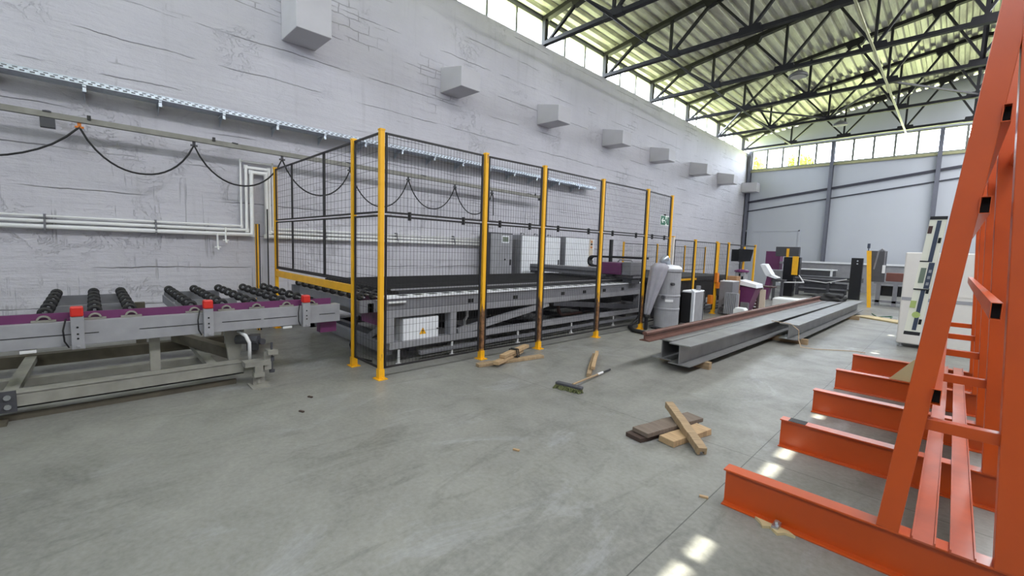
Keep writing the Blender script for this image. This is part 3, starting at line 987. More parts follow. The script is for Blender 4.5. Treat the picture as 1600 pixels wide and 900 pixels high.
t = thing('roller_conveyor', 'grey loading conveyor with black roller wheels and purple edge strip', 'conveyor', (-6.4, 0.0, 0))
MB().box(-5.54, -5.40, -3.2, 2.235, 0.612, 0.83).build('front_beam', 'grey_paint', t, bevel=0.004)
m = MB()
for a, b in ((-2.4, -1.5), (-1.1, 0.02), (0.30, 0.80), (0.97, 1.34), (1.37, 1.72), (1.98, 2.17)):
    m.box(-5.402, -5.3965, a, b, 0.712, 0.718)
m.build('beam_slot', 'bore', t)
MB().box(-5.47, -5.455, -3.2, 2.14, 0.83, 0.905).build('edge_strip', 'purple', t)
rows = [(-1.02, 6), (-0.32, 6), (0.0, 6), (0.25, 6), (0.74, 7), (1.02, 7), (1.31, 7), (1.62, 7), (1.90, 7)]
for y, n in rows:
    r = MB().cyl((-7.62, y, 0.885), (-5.47, y, 0.885), 0.012, 8).build('roller_axle', 'chrome', t)
    for i in range(n):
        wheel(r, -7.48 + 1.82 * i / (n - 1), y, 0.885)
    m = MB()
    n_ = 10
    for k in range(n_):
        a0, a1 = math.pi * k / n_, math.pi * (k + 1) / n_
        pts = [(y + math.cos(a) * rr, 0.845 + math.sin(a) * rr) for a, rr in ((a0, 0.032), (a0, 0.046), (a1, 0.046), (a1, 0.032))]
        m.prism(pts, 'x', -5.455, -5.43)
    m.box(-5.455, -5.43, y - 0.075, y + 0.075, 0.832, 0.85)
    m.build('bearing', 'dusty_grey', t)
# table frames below the wheels
for a, b in ((-1.75, -1.0), (-0.36, 0.30), (0.70, 1.34), (1.58, 2.1)):
    m = MB()
    m.box(-7.62, -5.54, a - 0.02, a + 0.0, 0.70, 0.80)
    m.box(-7.64, -7.60, a, b, 0.70, 0.84).box(-6.55, -6.51, a, b, 0.70, 0.84)
    m.build('table_frame', 'grey_mid', t)
# stop blocks with red caps
for y in (-2.0, -0.115, 0.845, 1.815):
    o = MB().box(-5.398, -5.35, y - 0.042, y + 0.042, 0.585, 0.875).box(-5.345, -5.335, y - 0.012, y + 0.012, 0.60, 0.62).build('stop_bracket', 'grey_paint', t, bevel=0.003)
    MB().box(-5.42, -5.34, y - 0.042, y + 0.042, 0.875, 0.965).build('red_cap', 'red', o, bevel=0.012)
    m = MB()
    for z in (0.68, 0.72, 0.78):
        m.cyl((-5.351, y, z), (-5.346, y, z), 0.008, 10)
    m.build('bolt_holes', 'bore', o)
    MB().tube([(-5.38, y - 0.07, 0.86), (-5.36, y - 0.09, 0.76), (-5.37, y - 0.085, 0.66), (-5.385, y - 0.06, 0.60)], 0.006, 6).build('air_hose', 'black_rubber', o)
for y in (-0.42, 1.62):
    MB().box(-5.47, -5.41, y - 0.05, y + 0.05, 0.575, 0.608).build('sensor', 'white_paint', t, bevel=0.006)
# lower frame
MB().box(-5.56, -5.40, -3.2, 1.14, 0.24, 0.252).box(-5.412, -5.40, -3.2, 1.16, 0.125, 0.245).box(-5.56, -5.40, -3.2, 1.16, 0.125, 0.137).build('lower_beam', 'dusty_grey', t)
MB().box(-5.50, -5.47, -3.2, 1.1, 0.0, 0.055).build('floor_channel', 'dirty_steel', t)
MB().box(-7.25, -7.12, -3.2, 1.3, 0.10, 0.23).build('rear_beam', 'dirty_steel', t)
MB().box(-6.5, -6.38, -3.2, 1.25, 0.06, 0.14).build('middle_beam', 'dusty_grey', t)
MB().box(-7.42, -7.36, -3.2, 2.1, 0.52, 0.66).build('rear_rail', 'grey_dark', t)
for y in (-2.2, 0.42):
    MB().box(-5.62, -5.54, y - 0.04, y + 0.04, 0.13, 0.62).build('leg', 'dusty_grey', t)
    MB().box(-7.35, -7.25, y - 0.05, y + 0.05, 0.10, 0.75).build('leg', 'dirty_steel', t)
for y in (-1.6, -0.55, 0.9):
    MB().bar((-5.56, y, 0.21), (-7.15, y + 0.02, 0.19), 0.09, 0.06).build('cross_member', 'dusty_grey', t)
MB().bar((-5.7, 1.12, 0.30), (-7.1, 0.75, 0.30), 0.10, 0.12).build('cross_member', 'dirty_steel', t)
MB().bar((-6.9, 1.6, 0.18), (-6.2, 1.15, 0.45), 0.10, 0.08).build('lift_arm', 'dirty_steel', t)
# bolted joint and foot at the left
o = MB().box(-5.40, -5.385, -0.70, -0.50, 0.10, 0.28).build('joint_plate', 'grey_dark', t)
m = MB()
for y in (-0.65, -0.55):
    for z in (0.15, 0.23):
        m.cyl((-5.386, y, z), (-5.365, y, z), 0.022, 10)
m.build('bolt', 'chrome', o)
MB().box(-5.50, -5.34, -0.72, -0.56, 0.0, 0.03).build('foot_plate', 'dirty_steel', t)
# adjustable corner foot
f = MB().box(-5.37, -5.13, 1.18, 1.36, 0.0, 0.012).box(-5.285, -5.265, 1.22, 1.33, 0.012, 0.10).build('foot_plate', 'dusty_grey', t)
MB().cyl((-5.27, 1.27, 0.02), (-5.27, 1.27, 0.16), 0.022, 12).box(-5.32, -5.22, 1.22, 1.32, 0.10, 0.15).box(-5.31, -5.23, 1.23, 1.31, 0.15, 0.22).build('jack_screw', 'dusty_grey', f)
MB().box(-5.40, -5.24, 1.14, 1.36, 0.22, 0.27).box(-5.30, -5.26, 1.33, 1.40, 0.16, 0.36).box(-5.36, -5.22, 1.36, 1.46, 0.33, 0.38).build('clamp_bracket', 'dusty_grey', f)
MB().cyl((-5.28, 1.41, 0.12), (-5.28, 1.41, 0.46), 0.012, 8).cyl((-5.28, 1.41, 0.12), (-5.28, 1.41, 0.15), 0.03, 10).cyl((-5.28, 1.41, 0.25), (-5.28, 1.41, 0.30), 0.026, 10).build('adjuster_bolt', 'grey_dark', f)
MB().tube([(-5.40, 1.22, 0.27), (-5.40, 1.22, 0.46), (-5.42, 1.19, 0.54), (-5.52, 1.14, 0.58)], 0.018, 10).build('bent_tube', 'white_paint', t, smooth=True)
MB().prism([(1.06, 0.24), (1.16, 0.24), (1.22, 0.60), (1.02, 0.60)], 'x', -5.66, -5.60).build('pivot_plate', 'dusty_grey', t)
MB().cyl((-5.60, 1.14, 0.47), (-5.44, 1.32, 0.47), 0.05, 12).cyl((-5.56, 1.30, 0.45), (-5.42, 1.36, 0.45), 0.035, 12).build('gear_motor', 'grey_dark', t)
MB().box(-5.60, -5.48, 2.02, 2.22, 0.47, 0.61).build('end_bracket', 'purple', t)
MB().bar((-7.4, 1.75, 0.12), (-6.7, 1.55, 0.12), 0.14, 0.10).build('floor_block', 'grey_dark', t)

# ------------------------------------------------------------------ glass cutting table inside the cage
XF, XB = -5.1, -7.95
Y0, Y1 = 2.72, 9.3
t = thing('glass_cutting_table', 'long grey cutting table with black bed and purple bridge head inside the cage', 'machine', (-6.5, 6, 0))
MB().box(XB, -5.32, 3.02, Y1, 0.90, 0.955).build('bed', 'bed', t)
m = MB()
x = XB + 0.08
while x < -5.35:
    m.box(x, x + 0.012, 3.02, Y1, 0.955, 0.963)
    x += 0.11
m.build('brush_strips', 'black_rubber', t)
MB().box(-5.42, -5.40, 2.95, Y1, 0.963, 0.985).build('guide_rail', 'grey_paint', t)
m = MB().box(XF - 0.22, XF, Y0, Y1, 0.89, 0.915)
m.build('rim_plate', 'cabinet_white', t)
m = MB()
y = 2.95
while y < Y1 - 0.2:
    m.box(XF - 0.16, XF - 0.06, y, y + 0.13, 0.9155, 0.918)
    y += 0.24
m.build('rim_slots', 'bore', t)
MB().box(XF - 0.06, XF - 0.02, Y0, Y1, 0.73, 0.89).build('side_panel', 'grey_mid', t)
m = MB()
for y in (4.08, 5.04, 5.68, 6.30, 6.98, 7.68, 8.4):
    m.box(XF - 0.021, XF - 0.016, y, y + 0.055, 0.755, 0.815).box(XF - 0.021, XF - 0.016, y + 0.065, y + 0.10, 0.755, 0.815)
m.build('cable_openings', 'bore', t)
MB().box(XF - 0.14, XF, Y0, Y1, 0.635, 0.73).build('upper_beam', 'grey_paint', t, bevel=0.004)
MB().box(XF - 0.14, XF, Y0 + 0.05, Y1, 0.21, 0.30).build('lower_beam', 'grey_paint', t, bevel=0.004)
for y in (Y0, 3.74, Y1 - 0.15):
    MB().box(XF - 0.14, XF, y, y + 0.11, 0.30, 0.635).build('leg', 'grey_paint', t)
    MB().box(XB, XB + 0.14, y, y + 0.11, 0.1, 0.9).build('leg', 'grey_dark', t)
MB().bar((XF - 0.05, 3.90, 0.32), (XF - 0.05, 5.95, 0.62), 0.08, 0.10).build('diagonal_brace', 'grey_paint', t)
MB().bar((XF - 0.05, 6.1, 0.62), (XF - 0.05, 9.1, 0.33), 0.08, 0.10).build('diagonal_brace', 'grey_dark', t)
MB().box(XF - 0.02, XF + 0.03, Y0 + 0.5, Y1, 0.085, 0.135).build('drip_rail', 'grey_mid', t)
for y in (2.9, 3.78, 5.16, 6.63, 8.1):
    MB().cyl((XF + 0.0, y, 0.0), (XF + 0.0, y, 0.20), 0.016, 10).lathe([(0.04, 0), (0.04, 0.012)], (XF, y, 0), 12).build('foot', 'white_paint', t)
MB().box(XB, XB + 0.14, Y0, Y1, 0.10, 0.22).box(XB, XB + 0.1, Y0, Y1, 0.75, 0.9).build('rear_beam', 'grey_dark', t)
MB().box(XB + 0.5, XF - 0.5, Y0 + 0.6, Y1 - 0.1, 0.40, 0.60).build('shade_casing', 'black_rubber', t)  # black colour paints in the darkness under the table
for y in (3.2, 4.6, 6.0, 7.4, 8.8):
    MB().bar((XF - 0.14, y, 0.16), (XB + 0.14, y, 0.16), 0.10, 0.10).build('cross_member', 'grey_dark', t)
    MB().bar((XF - 0.14, y + 0.2, 0.84), (XB + 0.14, y + 0.2, 0.84), 0.08, 0.10).build('cross_member', 'grey_dark', t)
m = MB().tube([(XF - 0.25, 4.25, 0.62), (XF - 0.25, 4.25, 0.50), (XF - 0.25, 4.20, 0.44), (XF - 0.25, 4.20, 0.30)], 0.022, 8)
m.build('drain_pipe', 'white_paint', t)
# electrical box with warning triangle
o = MB().box(XF - 0.30, XF - 0.03, 2.98, 3.56, 0.225, 0.605).build('electrical_box', 'cabinet_white', t, bevel=0.02)
MB().prism([(3.235, 0.365), (3.345, 0.365), (3.29, 0.46)], 'x', XF - 0.031, XF - 0.027).build('warning_triangle', 'yellow', o)
MB().prism([(3.30, 0.445), (3.272, 0.405), (3.29, 0.408), (3.28, 0.375), (3.308, 0.416), (3.292, 0.414)], 'x', XF - 0.027, XF - 0.025).build('bolt_symbol', 'bore', o)
MB().cyl((XF - 0.035, 3.53, 0.42), (XF - 0.015, 3.53, 0.42), 0.012, 10).build('box_lock', 'grey_dark', o)
# energy chain loops below the bed
for k, (yc, zc, rr) in enumerate(((6.75, 0.46, 0.15), (7.45, 0.46, 0.15))):
    m = MB()
    pts = []
    for i in range(13):
        a = math.pi / 2 + math.pi * i / 12
        pts.append((XF - 0.32, yc + math.cos(a) * rr, zc + math.sin(a) * rr))
    pts = [(XF - 0.32, yc + 0.9, zc + rr)] + pts + [(XF - 0.32, yc + 0.9, zc - rr)]
    for a, b in zip(pts[:-1], pts[1:]):
        m.bar(a, b, 0.05, 0.05)
    m.build('energy_chain', 'rail_rust' if k == 0 else 'black_rubber', t)
# end apron with purple cover and entry rollers
MB().box(-5.86, -5.2, 2.735, 2.78, 0.50, 0.88).build('end_cover', 'purple', t)
MB().box(XB, XF - 0.1, 2.78, 2.86, 0.12, 0.28).box(XB, -5.9, 2.76, 2.82, 0.55, 0.70).box(XB, -5.9, 2.76, 2.80, 0.78, 0.84).build('end_beam', 'grey_mid', t)
MB().bar((-5.9, 2.83, 0.2), (-5.3, 2.83, 0.52), 0.08, 0.09).build('end_brace', 'grey_mid', t)
for yy in (2.52, 2.70, 2.88):
    r = MB().cyl((-7.9, yy, 0.90), (-5.32, yy, 0.90), 0.012, 8).build('roller_axle', 'chrome', t)
    for i in range(9):
        wheel(r, -7.8 + 2.35 * i / 8, yy, 0.90)
MB().box(-7.95, -5.3, 2.56, 2.64, 0.70, 0.82).box(-5.36, -5.30, 2.45, 3.0, 0.70, 0.86).box(-7.95, -7.90, 2.45, 3.0, 0.70, 0.86).build('entry_frame', 'grey_mid', t)
MB().tube([(-5.6, 2.58, 0.62), (-5.75, 2.52, 0.2), (-5.7, 2.55, 0.03), (-5.4, 2.66, 0.02)], 0.012, 6).build('floor_cable', 'black_rubber', t)
MB().cyl((XF + 0.005, 2.74, 0.84), (XF + 0.005, 3.0, 0.84), 0.016, 10).build('sensor_bar', 'white_paint', t)
# bridge with purple cutting head
b = MB().box(-8.15, -4.98, 8.62, 9.02, 1.02, 1.20).build('bridge', 'grey_mid', t, bevel=0.006)
MB().box(-8.1, -5.0, 8.60, 8.62, 1.10, 1.13).build('bridge_rail', 'grey_dark', b)
MB().box(-8.15, -7.95, 8.65, 9.0, 0.955, 1.02).build('bridge_foot', 'grey_dark', b)
MB().box(-5.25, -5.02, 8.65, 9.0, 0.90, 1.02).build('bridge_foot', 'grey_dark', b)
h = MB().box(-5.72, -5.18, 8.42, 9.1, 1.09, 1.36).build('cutting_head', 'purple', t, bevel=0.02)
MB().box(-5.17, -4.95, 8.45, 9.1, 1.09, 1.38).build('head_side', 'grey_mid', h, bevel=0.015)
MB().tube([(-5.5, 8.8, 1.36), (-5.45, 8.8, 1.42), (-5.15, 8.8, 1.42), (-5.1, 8.8, 1.36)], 0.016, 8).build('handle', 'grey_paint', h)
MB().box(-5.5, -5.42, 8.6, 8.68, 0.99, 1.09).build('cutter_nozzle', 'grey_dark', h)
m = MB()
pts = [(-5.0, 9.25, 1.47), (-6.45, 9.25, 1.47)]
for i in range(9):
    a = math.pi / 2 + math.pi * i / 8
    pts.append((-6.5 + math.cos(a) * 0.12, 9.25, 1.35 + math.sin(a) * 0.12))
pts += [(-5.9, 9.25, 1.23)]
for a_, b_ in zip(pts[:-1], pts[1:]):
    m.bar(a_, b_, 0.14, 0.05)
m.build('energy_chain', 'black_rubber', t)
MB().box(-6.05, -5.98, 9.25, 9.32, 1.2, 1.9).build('chain_post', 'black_frame', t)

# second table behind the low fence
t = thing('glass_break_table', 'dark roller table continuing behind the low fence', 'machine', (-6.5, 12, 0))
MB().box(-7.9, -5.0, 9.7, 14.3, 0.86, 1.0).build('bed', 'bed', t, bevel=0.02)
MB().box(-5.02, -4.97, 10.0, 12.0, 0.90, 0.95).build('edge_strip', 'yellow', t)
MB().box(-7.8, -5.05, 9.8, 14.2, 0.35, 0.86).build('undercarriage', 'black_rubber', t)
for y in (9.9, 11.4, 12.9, 14.1):
    for x in (-7.8, -5.15):
        MB().box(x, x + 0.1, y - 0.05, y + 0.05, 0, 0.36).build('leg', 'grey_dark', t)
for z in (0.08, 0.18):
    MB().box(-4.98, -4.92, 9.8, 13.8, z, z + 0.05).build('floor_rail', 'grey_mid', t)

# ------------------------------------------------------------------ control cabinets by the wall
def cabinet(label, x0, x1, y0, y1, z1, mat, doors, extras=()):
    t = thing('control_cabinet', label, 'cabinet', ((x0 + x1) / 2, (y0 + y1) / 2, 0), 'control cabinets behind the cutting table')
    MB().box(x0, x1, y0, y1, 0.1, z1).box(x0 + 0.03, x1 - 0.03, y0 + 0.03, y1 - 0.03, 0, 0.1).build('body', mat[0], t, bevel=0.008)
    n = doors
    for i in range(n):
        a = y0 + (y1 - y0) * i / n + 0.012
        b = y0 + (y1 - y0) * (i + 1) / n - 0.012
        d = MB().box(x1, x1 + 0.022, a, b, 0.14, z1 - 0.03).build('door', mat[1], t, bevel=0.004)
        MB().box(x1 + 0.022, x1 + 0.045, b - 0.09, b - 0.06, 1.15, 1.30).build('door_handle', 'black_frame', d)
    return t
c1 = cabinet('narrow grey control cabinet with a small display, nearest of the wall cabinets', -8.85, -8.45, 7.42, 8.22, 2.0, ('grey_dark', 'grey_paint'), 1)
o = MB().box(-8.428, -8.415, 7.80, 8.06, 1.74, 1.93).build('display_frame', 'cabinet_white', c1)
MB().box(-8.415, -8.41, 7.83, 8.03, 1.77, 1.90).build('display', 'lcd', o)
MB().cyl((-8.43, 7.93, 1.30), (-8.41, 7.93, 1.30), 0.02, 10).build('knob', 'bore', c1)
c2 = cabinet('wide white control cabinet with two doors, middle of the wall cabinets', -8.85, -8.45, 8.56, 10.25, 1.99, ('grey_paint', 'cabinet_white'), 2)
for y in (8.75, 9.3, 9.9):
    MB().tube([(-8.6, y - 0.06, 1.99), (-8.6, y - 0.06, 2.04), (-8.6, y + 0.06, 2.04), (-8.6, y + 0.06, 1.99)], 0.012, 6).build('lifting_lug', 'grey_dark', c2)
c3 = cabinet('white control cabinet with warning lamps, farthest of the wall cabinets', -8.85, -8.45, 10.5, 12.0, 2.02, ('grey_paint', 'cabinet_white'), 1)
MB().box(-8.43, -8.40, 11.72, 11.88, 1.1, 1.98).build('lamp_strip', 'cream', c3)
for z in (1.72, 1.82, 1.9):
    MB().cyl((-8.40, 11.8, z), (-8.385, 11.8, z), 0.035, 12).build('button', 'amber' if z != 1.82 else 'bore', c3)

# ------------------------------------------------------------------ industrial vacuum cleaner and its control box
vx, vy = -4.20, 8.72
t = thing('industrial_vacuum', 'tall grey drum vacuum cleaner with a cloth filter bag', 'vacuum cleaner', (vx, vy, 0))
MB().lathe([(0.25, 0.06), (0.25, 0.42), (0.258, 0.43), (0.258, 0.46), (0.25, 0.47), (0.25, 0.70), (0.258, 0.71), (0.258, 0.74), (0.25, 0.75), (0.25, 1.22), (0.268, 1.23), (0.268, 1.27)], (vx, vy, 0), 32).build('drum', 'grey_paint', t, smooth=False)
MB().lathe([(0.268, 1.27), (0.25, 1.31), (0.2, 1.35), (0.06, 1.37)], (vx, vy, 0), 32).build('lid', 'cabinet_white', t, smooth=True)
MB().box(vx - 0.25, vx + 0.25, vy - 0.25, vy + 0.25, 0.03, 0.06).build('base_plate', 'grey_dark', t)
for a in range(4):
    x_, y_ = vx + 0.2 * (1 if a % 2 else -1), vy + 0.2 * (1 if a // 2 else -1)
    MB().cyl((x_ - 0.02, y_, 0.03), (x_ + 0.02, y_, 0.03), 0.03, 10).build('caster', 'black_rubber', t)
MB().cyl((vx + 0.04, vy - 0.24, 0.70), (vx + 0.05, vy - 0.31, 0.70), 0.04, 12).build('valve', 'grey_dark', t)
MB().cyl((vx + 0.16, vy - 0.18, 0.98), (vx + 0.24, vy - 0.25, 0.98), 0.03, 10).build('valve', 'grey_dark', t)
MB().bar((vx + 0.08, vy - 0.252, 0.63), (vx + 0.21, vy - 0.162, 0.63), 0.008, 0.05).build('label_plate', 'white_paint', t)
# duct from the top to the bag, bag as a wrinkled tapering sack
bx, by = vx - 0.03, vy - 0.36
MB().tube([(vx - 0.02, vy, 1.36), (vx - 0.06, vy - 0.02, 1.46), (bx + 0.1, by + 0.06, 1.50), (bx + 0.02, by, 1.42)], 0.055, 12).build('bag_duct', 'galv', t, smooth=True)
m = MB()
n, L = 40, 16
for i in range(L + 1):
    u = i / L
    zc = 1.40 - 1.10 * u
    rad = (0.19 * (1 - u) + 0.055 * u) * (0.55 if i == 0 else 1.0)
    cx_, cy_ = bx - 0.15 * u, by - 0.14 * u
    for j in range(n):
        a = 2 * math.pi * j / n
        r_ = rad * (1 + 0.13 * math.sin(a * 7 + u * 2.5) * min(1, u * 2 + 0.2) + 0.08 * math.sin(a * 3 + u * 5))
        m.v.append(Vector((cx_ + r_ * math.cos(a), cy_ + 0.8 * r_ * math.sin(a), zc)))
for i in range(L):
    for j in range(n):
        k = (j + 1) % n
        m.f.append((i * n + j, i * n + k, (i + 1) * n + k, (i + 1) * n + j))
m.f.append(tuple(range(n)))
m.f.append(tuple(L * n + j for j in range(n)))
m.build('filter_bag', 'cloth_grey', t, smooth=True)
MB().lathe([(0.06, 0.26), (0.065, 0.3), (0.06, 0.33)], (bx - 0.15, by - 0.14, 0), 16).build('bag_clamp', 'black_frame', t)
MB().box(bx - 0.18, bx - 0.13, by - 0.17, by - 0.11, 0.0, 0.26).build('bag_stand', 'black_frame', t)
t = thing('pump_unit', 'grey-fronted pump box with black side rails beside the drum vacuum', 'pump unit', (-4.05, 9.6, 0))
MB().box(-4.20, -3.92, 9.42, 9.98, 0.05, 0.80).build('housing', 'cabinet_white', t, bevel=0.02)
MB().box(-4.19, -3.98, 9.395, 9.418, 0.07, 0.76).build('front_door', 'black_rubber', t, bevel=0.005)
MB().box(-3.922, -3.914, 9.44, 9.90, 0.08, 0.77).build('side_panel', 'grey_paint', t)
MB().box(-3.922, -3.910, 9.905, 9.93, 0.06, 0.78).build('edge_seal', 'black_rubber', t)
MB().box(-4.27, -4.215, 9.30, 9.42, 0.0, 0.80).box(-4.38, -4.27, 9.34, 9.40, 0.1, 0.74).box(-4.30, -4.22, 9.42, 9.6, 0.05, 0.75).build('rail_frame', 'black_rubber', t)
MB().tube([(-3.97, 9.40, 0.03), (-3.91, 9.39, 0.1), (-3.91, 9.39, 0.78), (-3.98, 9.40, 0.83)], 0.02, 8).build('push_bar', 'cabinet_white', t)
MB().cyl((-4.0, 9.8, 0.80), (-4.0, 9.8, 0.90), 0.05, 12).build('breather', 'grey_mid', t)
tag(MB().tube([(-5.2, 9.3, 0.25), (-5.05, 9.15, 0.12), (-4.95, 8.8, 0.045), (-4.72, 8.15, 0.04), (-4.40, 7.75, 0.04), (-4.0, 7.7, 0.04), (-3.75, 8.0, 0.04), (-3.85, 8.42, 0.10)], 0.035, 10).build('suction_hose', 'black_rubber', loc=(-4.6, 8.4, 0), smooth=True), 'black suction hose curving over the floor round a cage post', 'hose')

# ------------------------------------------------------------------ control desk group behind the beams
t = thing('chiller_unit', 'grey upright chiller box with a finned radiator in front', 'chiller', (-4.2, 12.3, 0))
MB().box(-4.44, -4.10, 12.26, 12.75, 0.02, 0.90).build('body', 'grey_mid', t, bevel=0.01)
MB().box(-4.43, -4.10, 12.27, 12.74, 0.90, 0.915).box(-4.3, -4.2, 12.3, 12.45, 0.915, 0.93).build('top_plate', 'cabinet_white', t)
m = MB()
for i in range(7):
    m.box(-4.20 + i * 0.045, -4.20 + i * 0.045 + 0.03, 12.02, 12.17, 0.06, 0.62)
m.box(-4.21, -3.88, 12.05, 12.15, 0.08, 0.60)
m.build('radiator', 'grey_paint', t)
MB().cyl((-4.33, 12.19, 0.16), (-4.33, 12.15, 0.16), 0.05, 12).cyl((-4.28, 12.19, 0.26), (-4.28, 12.15, 0.26), 0.03, 12).build('tap', 'grey_dark', t)
tag(MB().box(-4.43, -4.17, 12.82, 13.1, 0.0, 0.64).box(-4.45, -4.2, 12.82, 13.12, 0.64, 1.03).build('cardboard_box', 'carton', loc=(-4.4, 13, 0), bevel=0.006), 'brown cardboard box standing between the grey chiller and the purple console', 'box')
t = thing('control_console', 'purple console with slanted pale top, near the grey chiller', 'console', (-4.0, 13.2, 0))
MB().prism([(-4.28, 0.02), (-4.02, 0.02), (-3.80, 0.74), (-4.26, 0.74)], 'y', 13.2, 13.7).build('body', 'purple', t)
MB().prism([(-4.30, 0.80), (-4.26, 0.92), (-3.80, 0.82), (-3.78, 0.72)], 'y', 13.15, 13.75).build('keypad_panel', 'cabinet_white', t)
MB().box(-4.15, -3.95, 13.12, 13.2, 0.02, 0.30).build('side_box', 'grey_mid', t)
t = thing('workbench', 'small dark-topped bench with a cream board leaning under it', 'bench', (-3.85, 13.9, 0))
MB().box(-4.05, -3.55, 13.8, 14.2, 0.72, 0.76).build('top', 'brown', t)
MB().box(-4.03, -3.92, 13.82, 14.18, 0.0, 0.72).build('side', 'brown', t)
MB().box(-3.87, -3.72, 13.80, 13.83, 0.0, 0.66).build('board', 'cream', t)
m = MB()
for i in range(6):
    m.box(-4.01, -3.95, 13.80, 13.82, 0.12 + i * 0.09, 0.16 + i * 0.09)
m.build('label_strip', 'white_paint', t)
t = thing('twin_monitor', 'pair of dark monitors on a yellow pole', 'monitor', (-4.5, 14.3, 0))
MB().cyl((-4.55, 14.35, 0), (-4.55, 14.35, 1.885), 0.03, 10).build('pole', 'yellow', t)
MB().box(-4.88, -4.62, 14.25, 14.29, 1.43, 1.80).build('screen', 'screen', t)
MB().add([(-4.65, 14.2, 1.42), (-4.29, 14.12, 1.45), (-4.23, 14.12, 1.80), (-4.66, 14.2, 1.82), (-4.65, 14.24, 1.42), (-4.29, 14.16, 1.45), (-4.23, 14.16, 1.80), (-4.66, 14.24, 1.82)],
         [(0, 1, 2, 3), (7, 6, 5, 4), (0, 4, 5, 1), (1, 5, 6, 2), (2, 6, 7, 3), (3, 7, 4, 0)]).build('screen', 'screen', t)
t = thing('measuring_head', 'small white and purple measuring head on a stand under the monitors', 'device', (-4.45, 14.0, 0))
MB().box(-4.62, -4.34, 13.9, 14.2, 0.82, 1.12).build('body', 'grey_paint', t, bevel=0.02)
MB().lathe([(0.2, 1.12), (0.2, 1.17), (0.12, 1.2)], (-4.48, 14.05, 0), 16).build('purple_cap', 'purple', t)
MB().box(-4.42, -4.38, 13.885, 13.9, 0.85, 1.0).box(-4.5, -4.46, 13.885, 13.9, 0.95, 1.08).build('nozzle', 'screen', t)
MB().box(-4.55, -4.40, 13.95, 14.1, 0.0, 0.82).build('stand', 'grey_dark', t)
tag(MB().prism([(-3.80, 0.0), (-3.52, 0.0), (-3.52, 0.26), (-3.56, 0.31), (-3.76, 0.31), (-3.80, 0.24)], 'y', 11.5, 11.75).build('canister', 'foam', loc=(-3.65, 11.6, 0), bevel=0.02), 'small white canister on the floor behind the rail', 'canister')
t = thing('operator_console', 'far console with two slanted white keypads', 'console', (-4.85, 18.1, 0))
MB().add([(-5.12, 18.0, 1.30), (-4.94, 18.0, 1.30), (-4.70, 18.0, 0.92), (-4.90, 18.0, 0.90), (-5.12, 18.4, 1.34), (-4.94, 18.4, 1.34), (-4.70, 18.4, 0.96), (-4.90, 18.4, 0.94)],
         [(0, 1, 2, 3), (7, 6, 5, 4), (0, 4, 5, 1), (1, 5, 6, 2), (2, 6, 7, 3), (3, 7, 4, 0)]).build('keypad', 'cabinet_white', t)
MB().prism([(-4.90, 0.90), (-4.55, 0.80), (-4.50, 0.84), (-4.72, 0.95)], 'y', 18.0, 18.4).build('keyboard_shelf', 'cabinet_white', t)
MB().prism([(-5.02, 0), (-4.84, 0), (-4.72, 0.82), (-4.88, 0.88)], 'y', 18.1, 18.4).build('leg', 'purple', t)
MB().box(-4.72, -4.3, 18.1, 18.4, 0.70, 0.78).box(-4.68, -4.6, 18.1, 18.2, 0, 0.7).box(-4.42, -4.34, 18.1, 18.2, 0, 0.7).build('frame', 'grey_dark', t)

# ------------------------------------------------------------------ far machine at the end of the hall
t = thing('washing_line', 'dark far machine line with black upright columns and yellow guards', 'machine', (-3.6, 21.5, 0))
MB().box(-5.0, -2.6, 22.0, 22.9, 0.66, 0.84).build('roller_bed', 'grey_dark', t)
MB().box(-4.95, -2.6, 21.95, 22.0, 0.72, 0.78).box(-4.95, -2.6, 22.1, 22.8, 0.30, 0.36).build('bed_rail', 'grey_mid', t)
MB().box(-4.5, -3.1, 22.2, 22.8, 0.1, 0.55).build('drive_housing', 'grey_dark', t)
for x in (-4.8, -3.7, -2.75):
    MB().box(x, x + 0.1, 22.05, 22.2, 0, 0.66).build('leg', 'grey_dark', t)
MB().box(-5.0, -4.42, 20.65, 20.95, 0.86, 1.62).box(-5.0, -4.6, 20.65, 20.95, 0, 0.86).build('column', 'screen', t, bevel=0.01)
MB().box(-4.68, -4.47, 20.62, 20.65, 0.90, 1.66).build('guard_strip', 'yellow', t)
MB().box(-5.35, -4.50, 20.75, 20.95, 1.64, 2.04).build('drive_cover', 'grey_dark', t, bevel=0.01)
MB().box(-4.94, -4.85, 20.70, 20.75, 1.62, 1.97).build('guard_strip', 'yellow', t)
MB().box(-2.92, -2.55, 21.8, 22.0, 0.0, 1.67).build('column', 'screen', t, bevel=0.01)
MB().cyl((-2.72, 21.8, 1.55), (-2.72, 21.785, 1.55), 0.03, 10).cyl((-2.72, 21.8, 1.44), (-2.72, 21.785, 1.44), 0.03, 10).build('bolt', 'chrome', t)
m = MB().tube([(-4.4, 20.6, 0.9), (-4.2, 20.5, 0.62), (-4.9, 19.8, 0.60)], 0.02, 8)
m.build('white_hose', 'white_paint', t)
m = MB().tube([(-4.6, 21.95, 0.68), (-3.7, 21.93, 0.60), (-3.0, 21.75, 0.80)], 0.02, 8)
m.build('white_hose', 'white_paint', t)
MB().box(-6.05, -5.48, 22.0, 22.5, 1.05, 1.86).build('purple_cover', 'purple', t)
MB().box(-5.9, -5.0, 21.9, 22.6, 0.5, 1.0).box(-5.5, -5.0, 22.0, 22.4, 1.32, 1.42).build('pump_housing', 'grey_paint', t)
t = thing('rinse_tank', 'dark tank with a white rim behind the far roller bed', 'tank', (-4.6, 25.0, 0))
MB().box(-5.3, -4.0, 24.8, 25.8, 0.0, 1.04).build('tank', 'grey_dark', t)
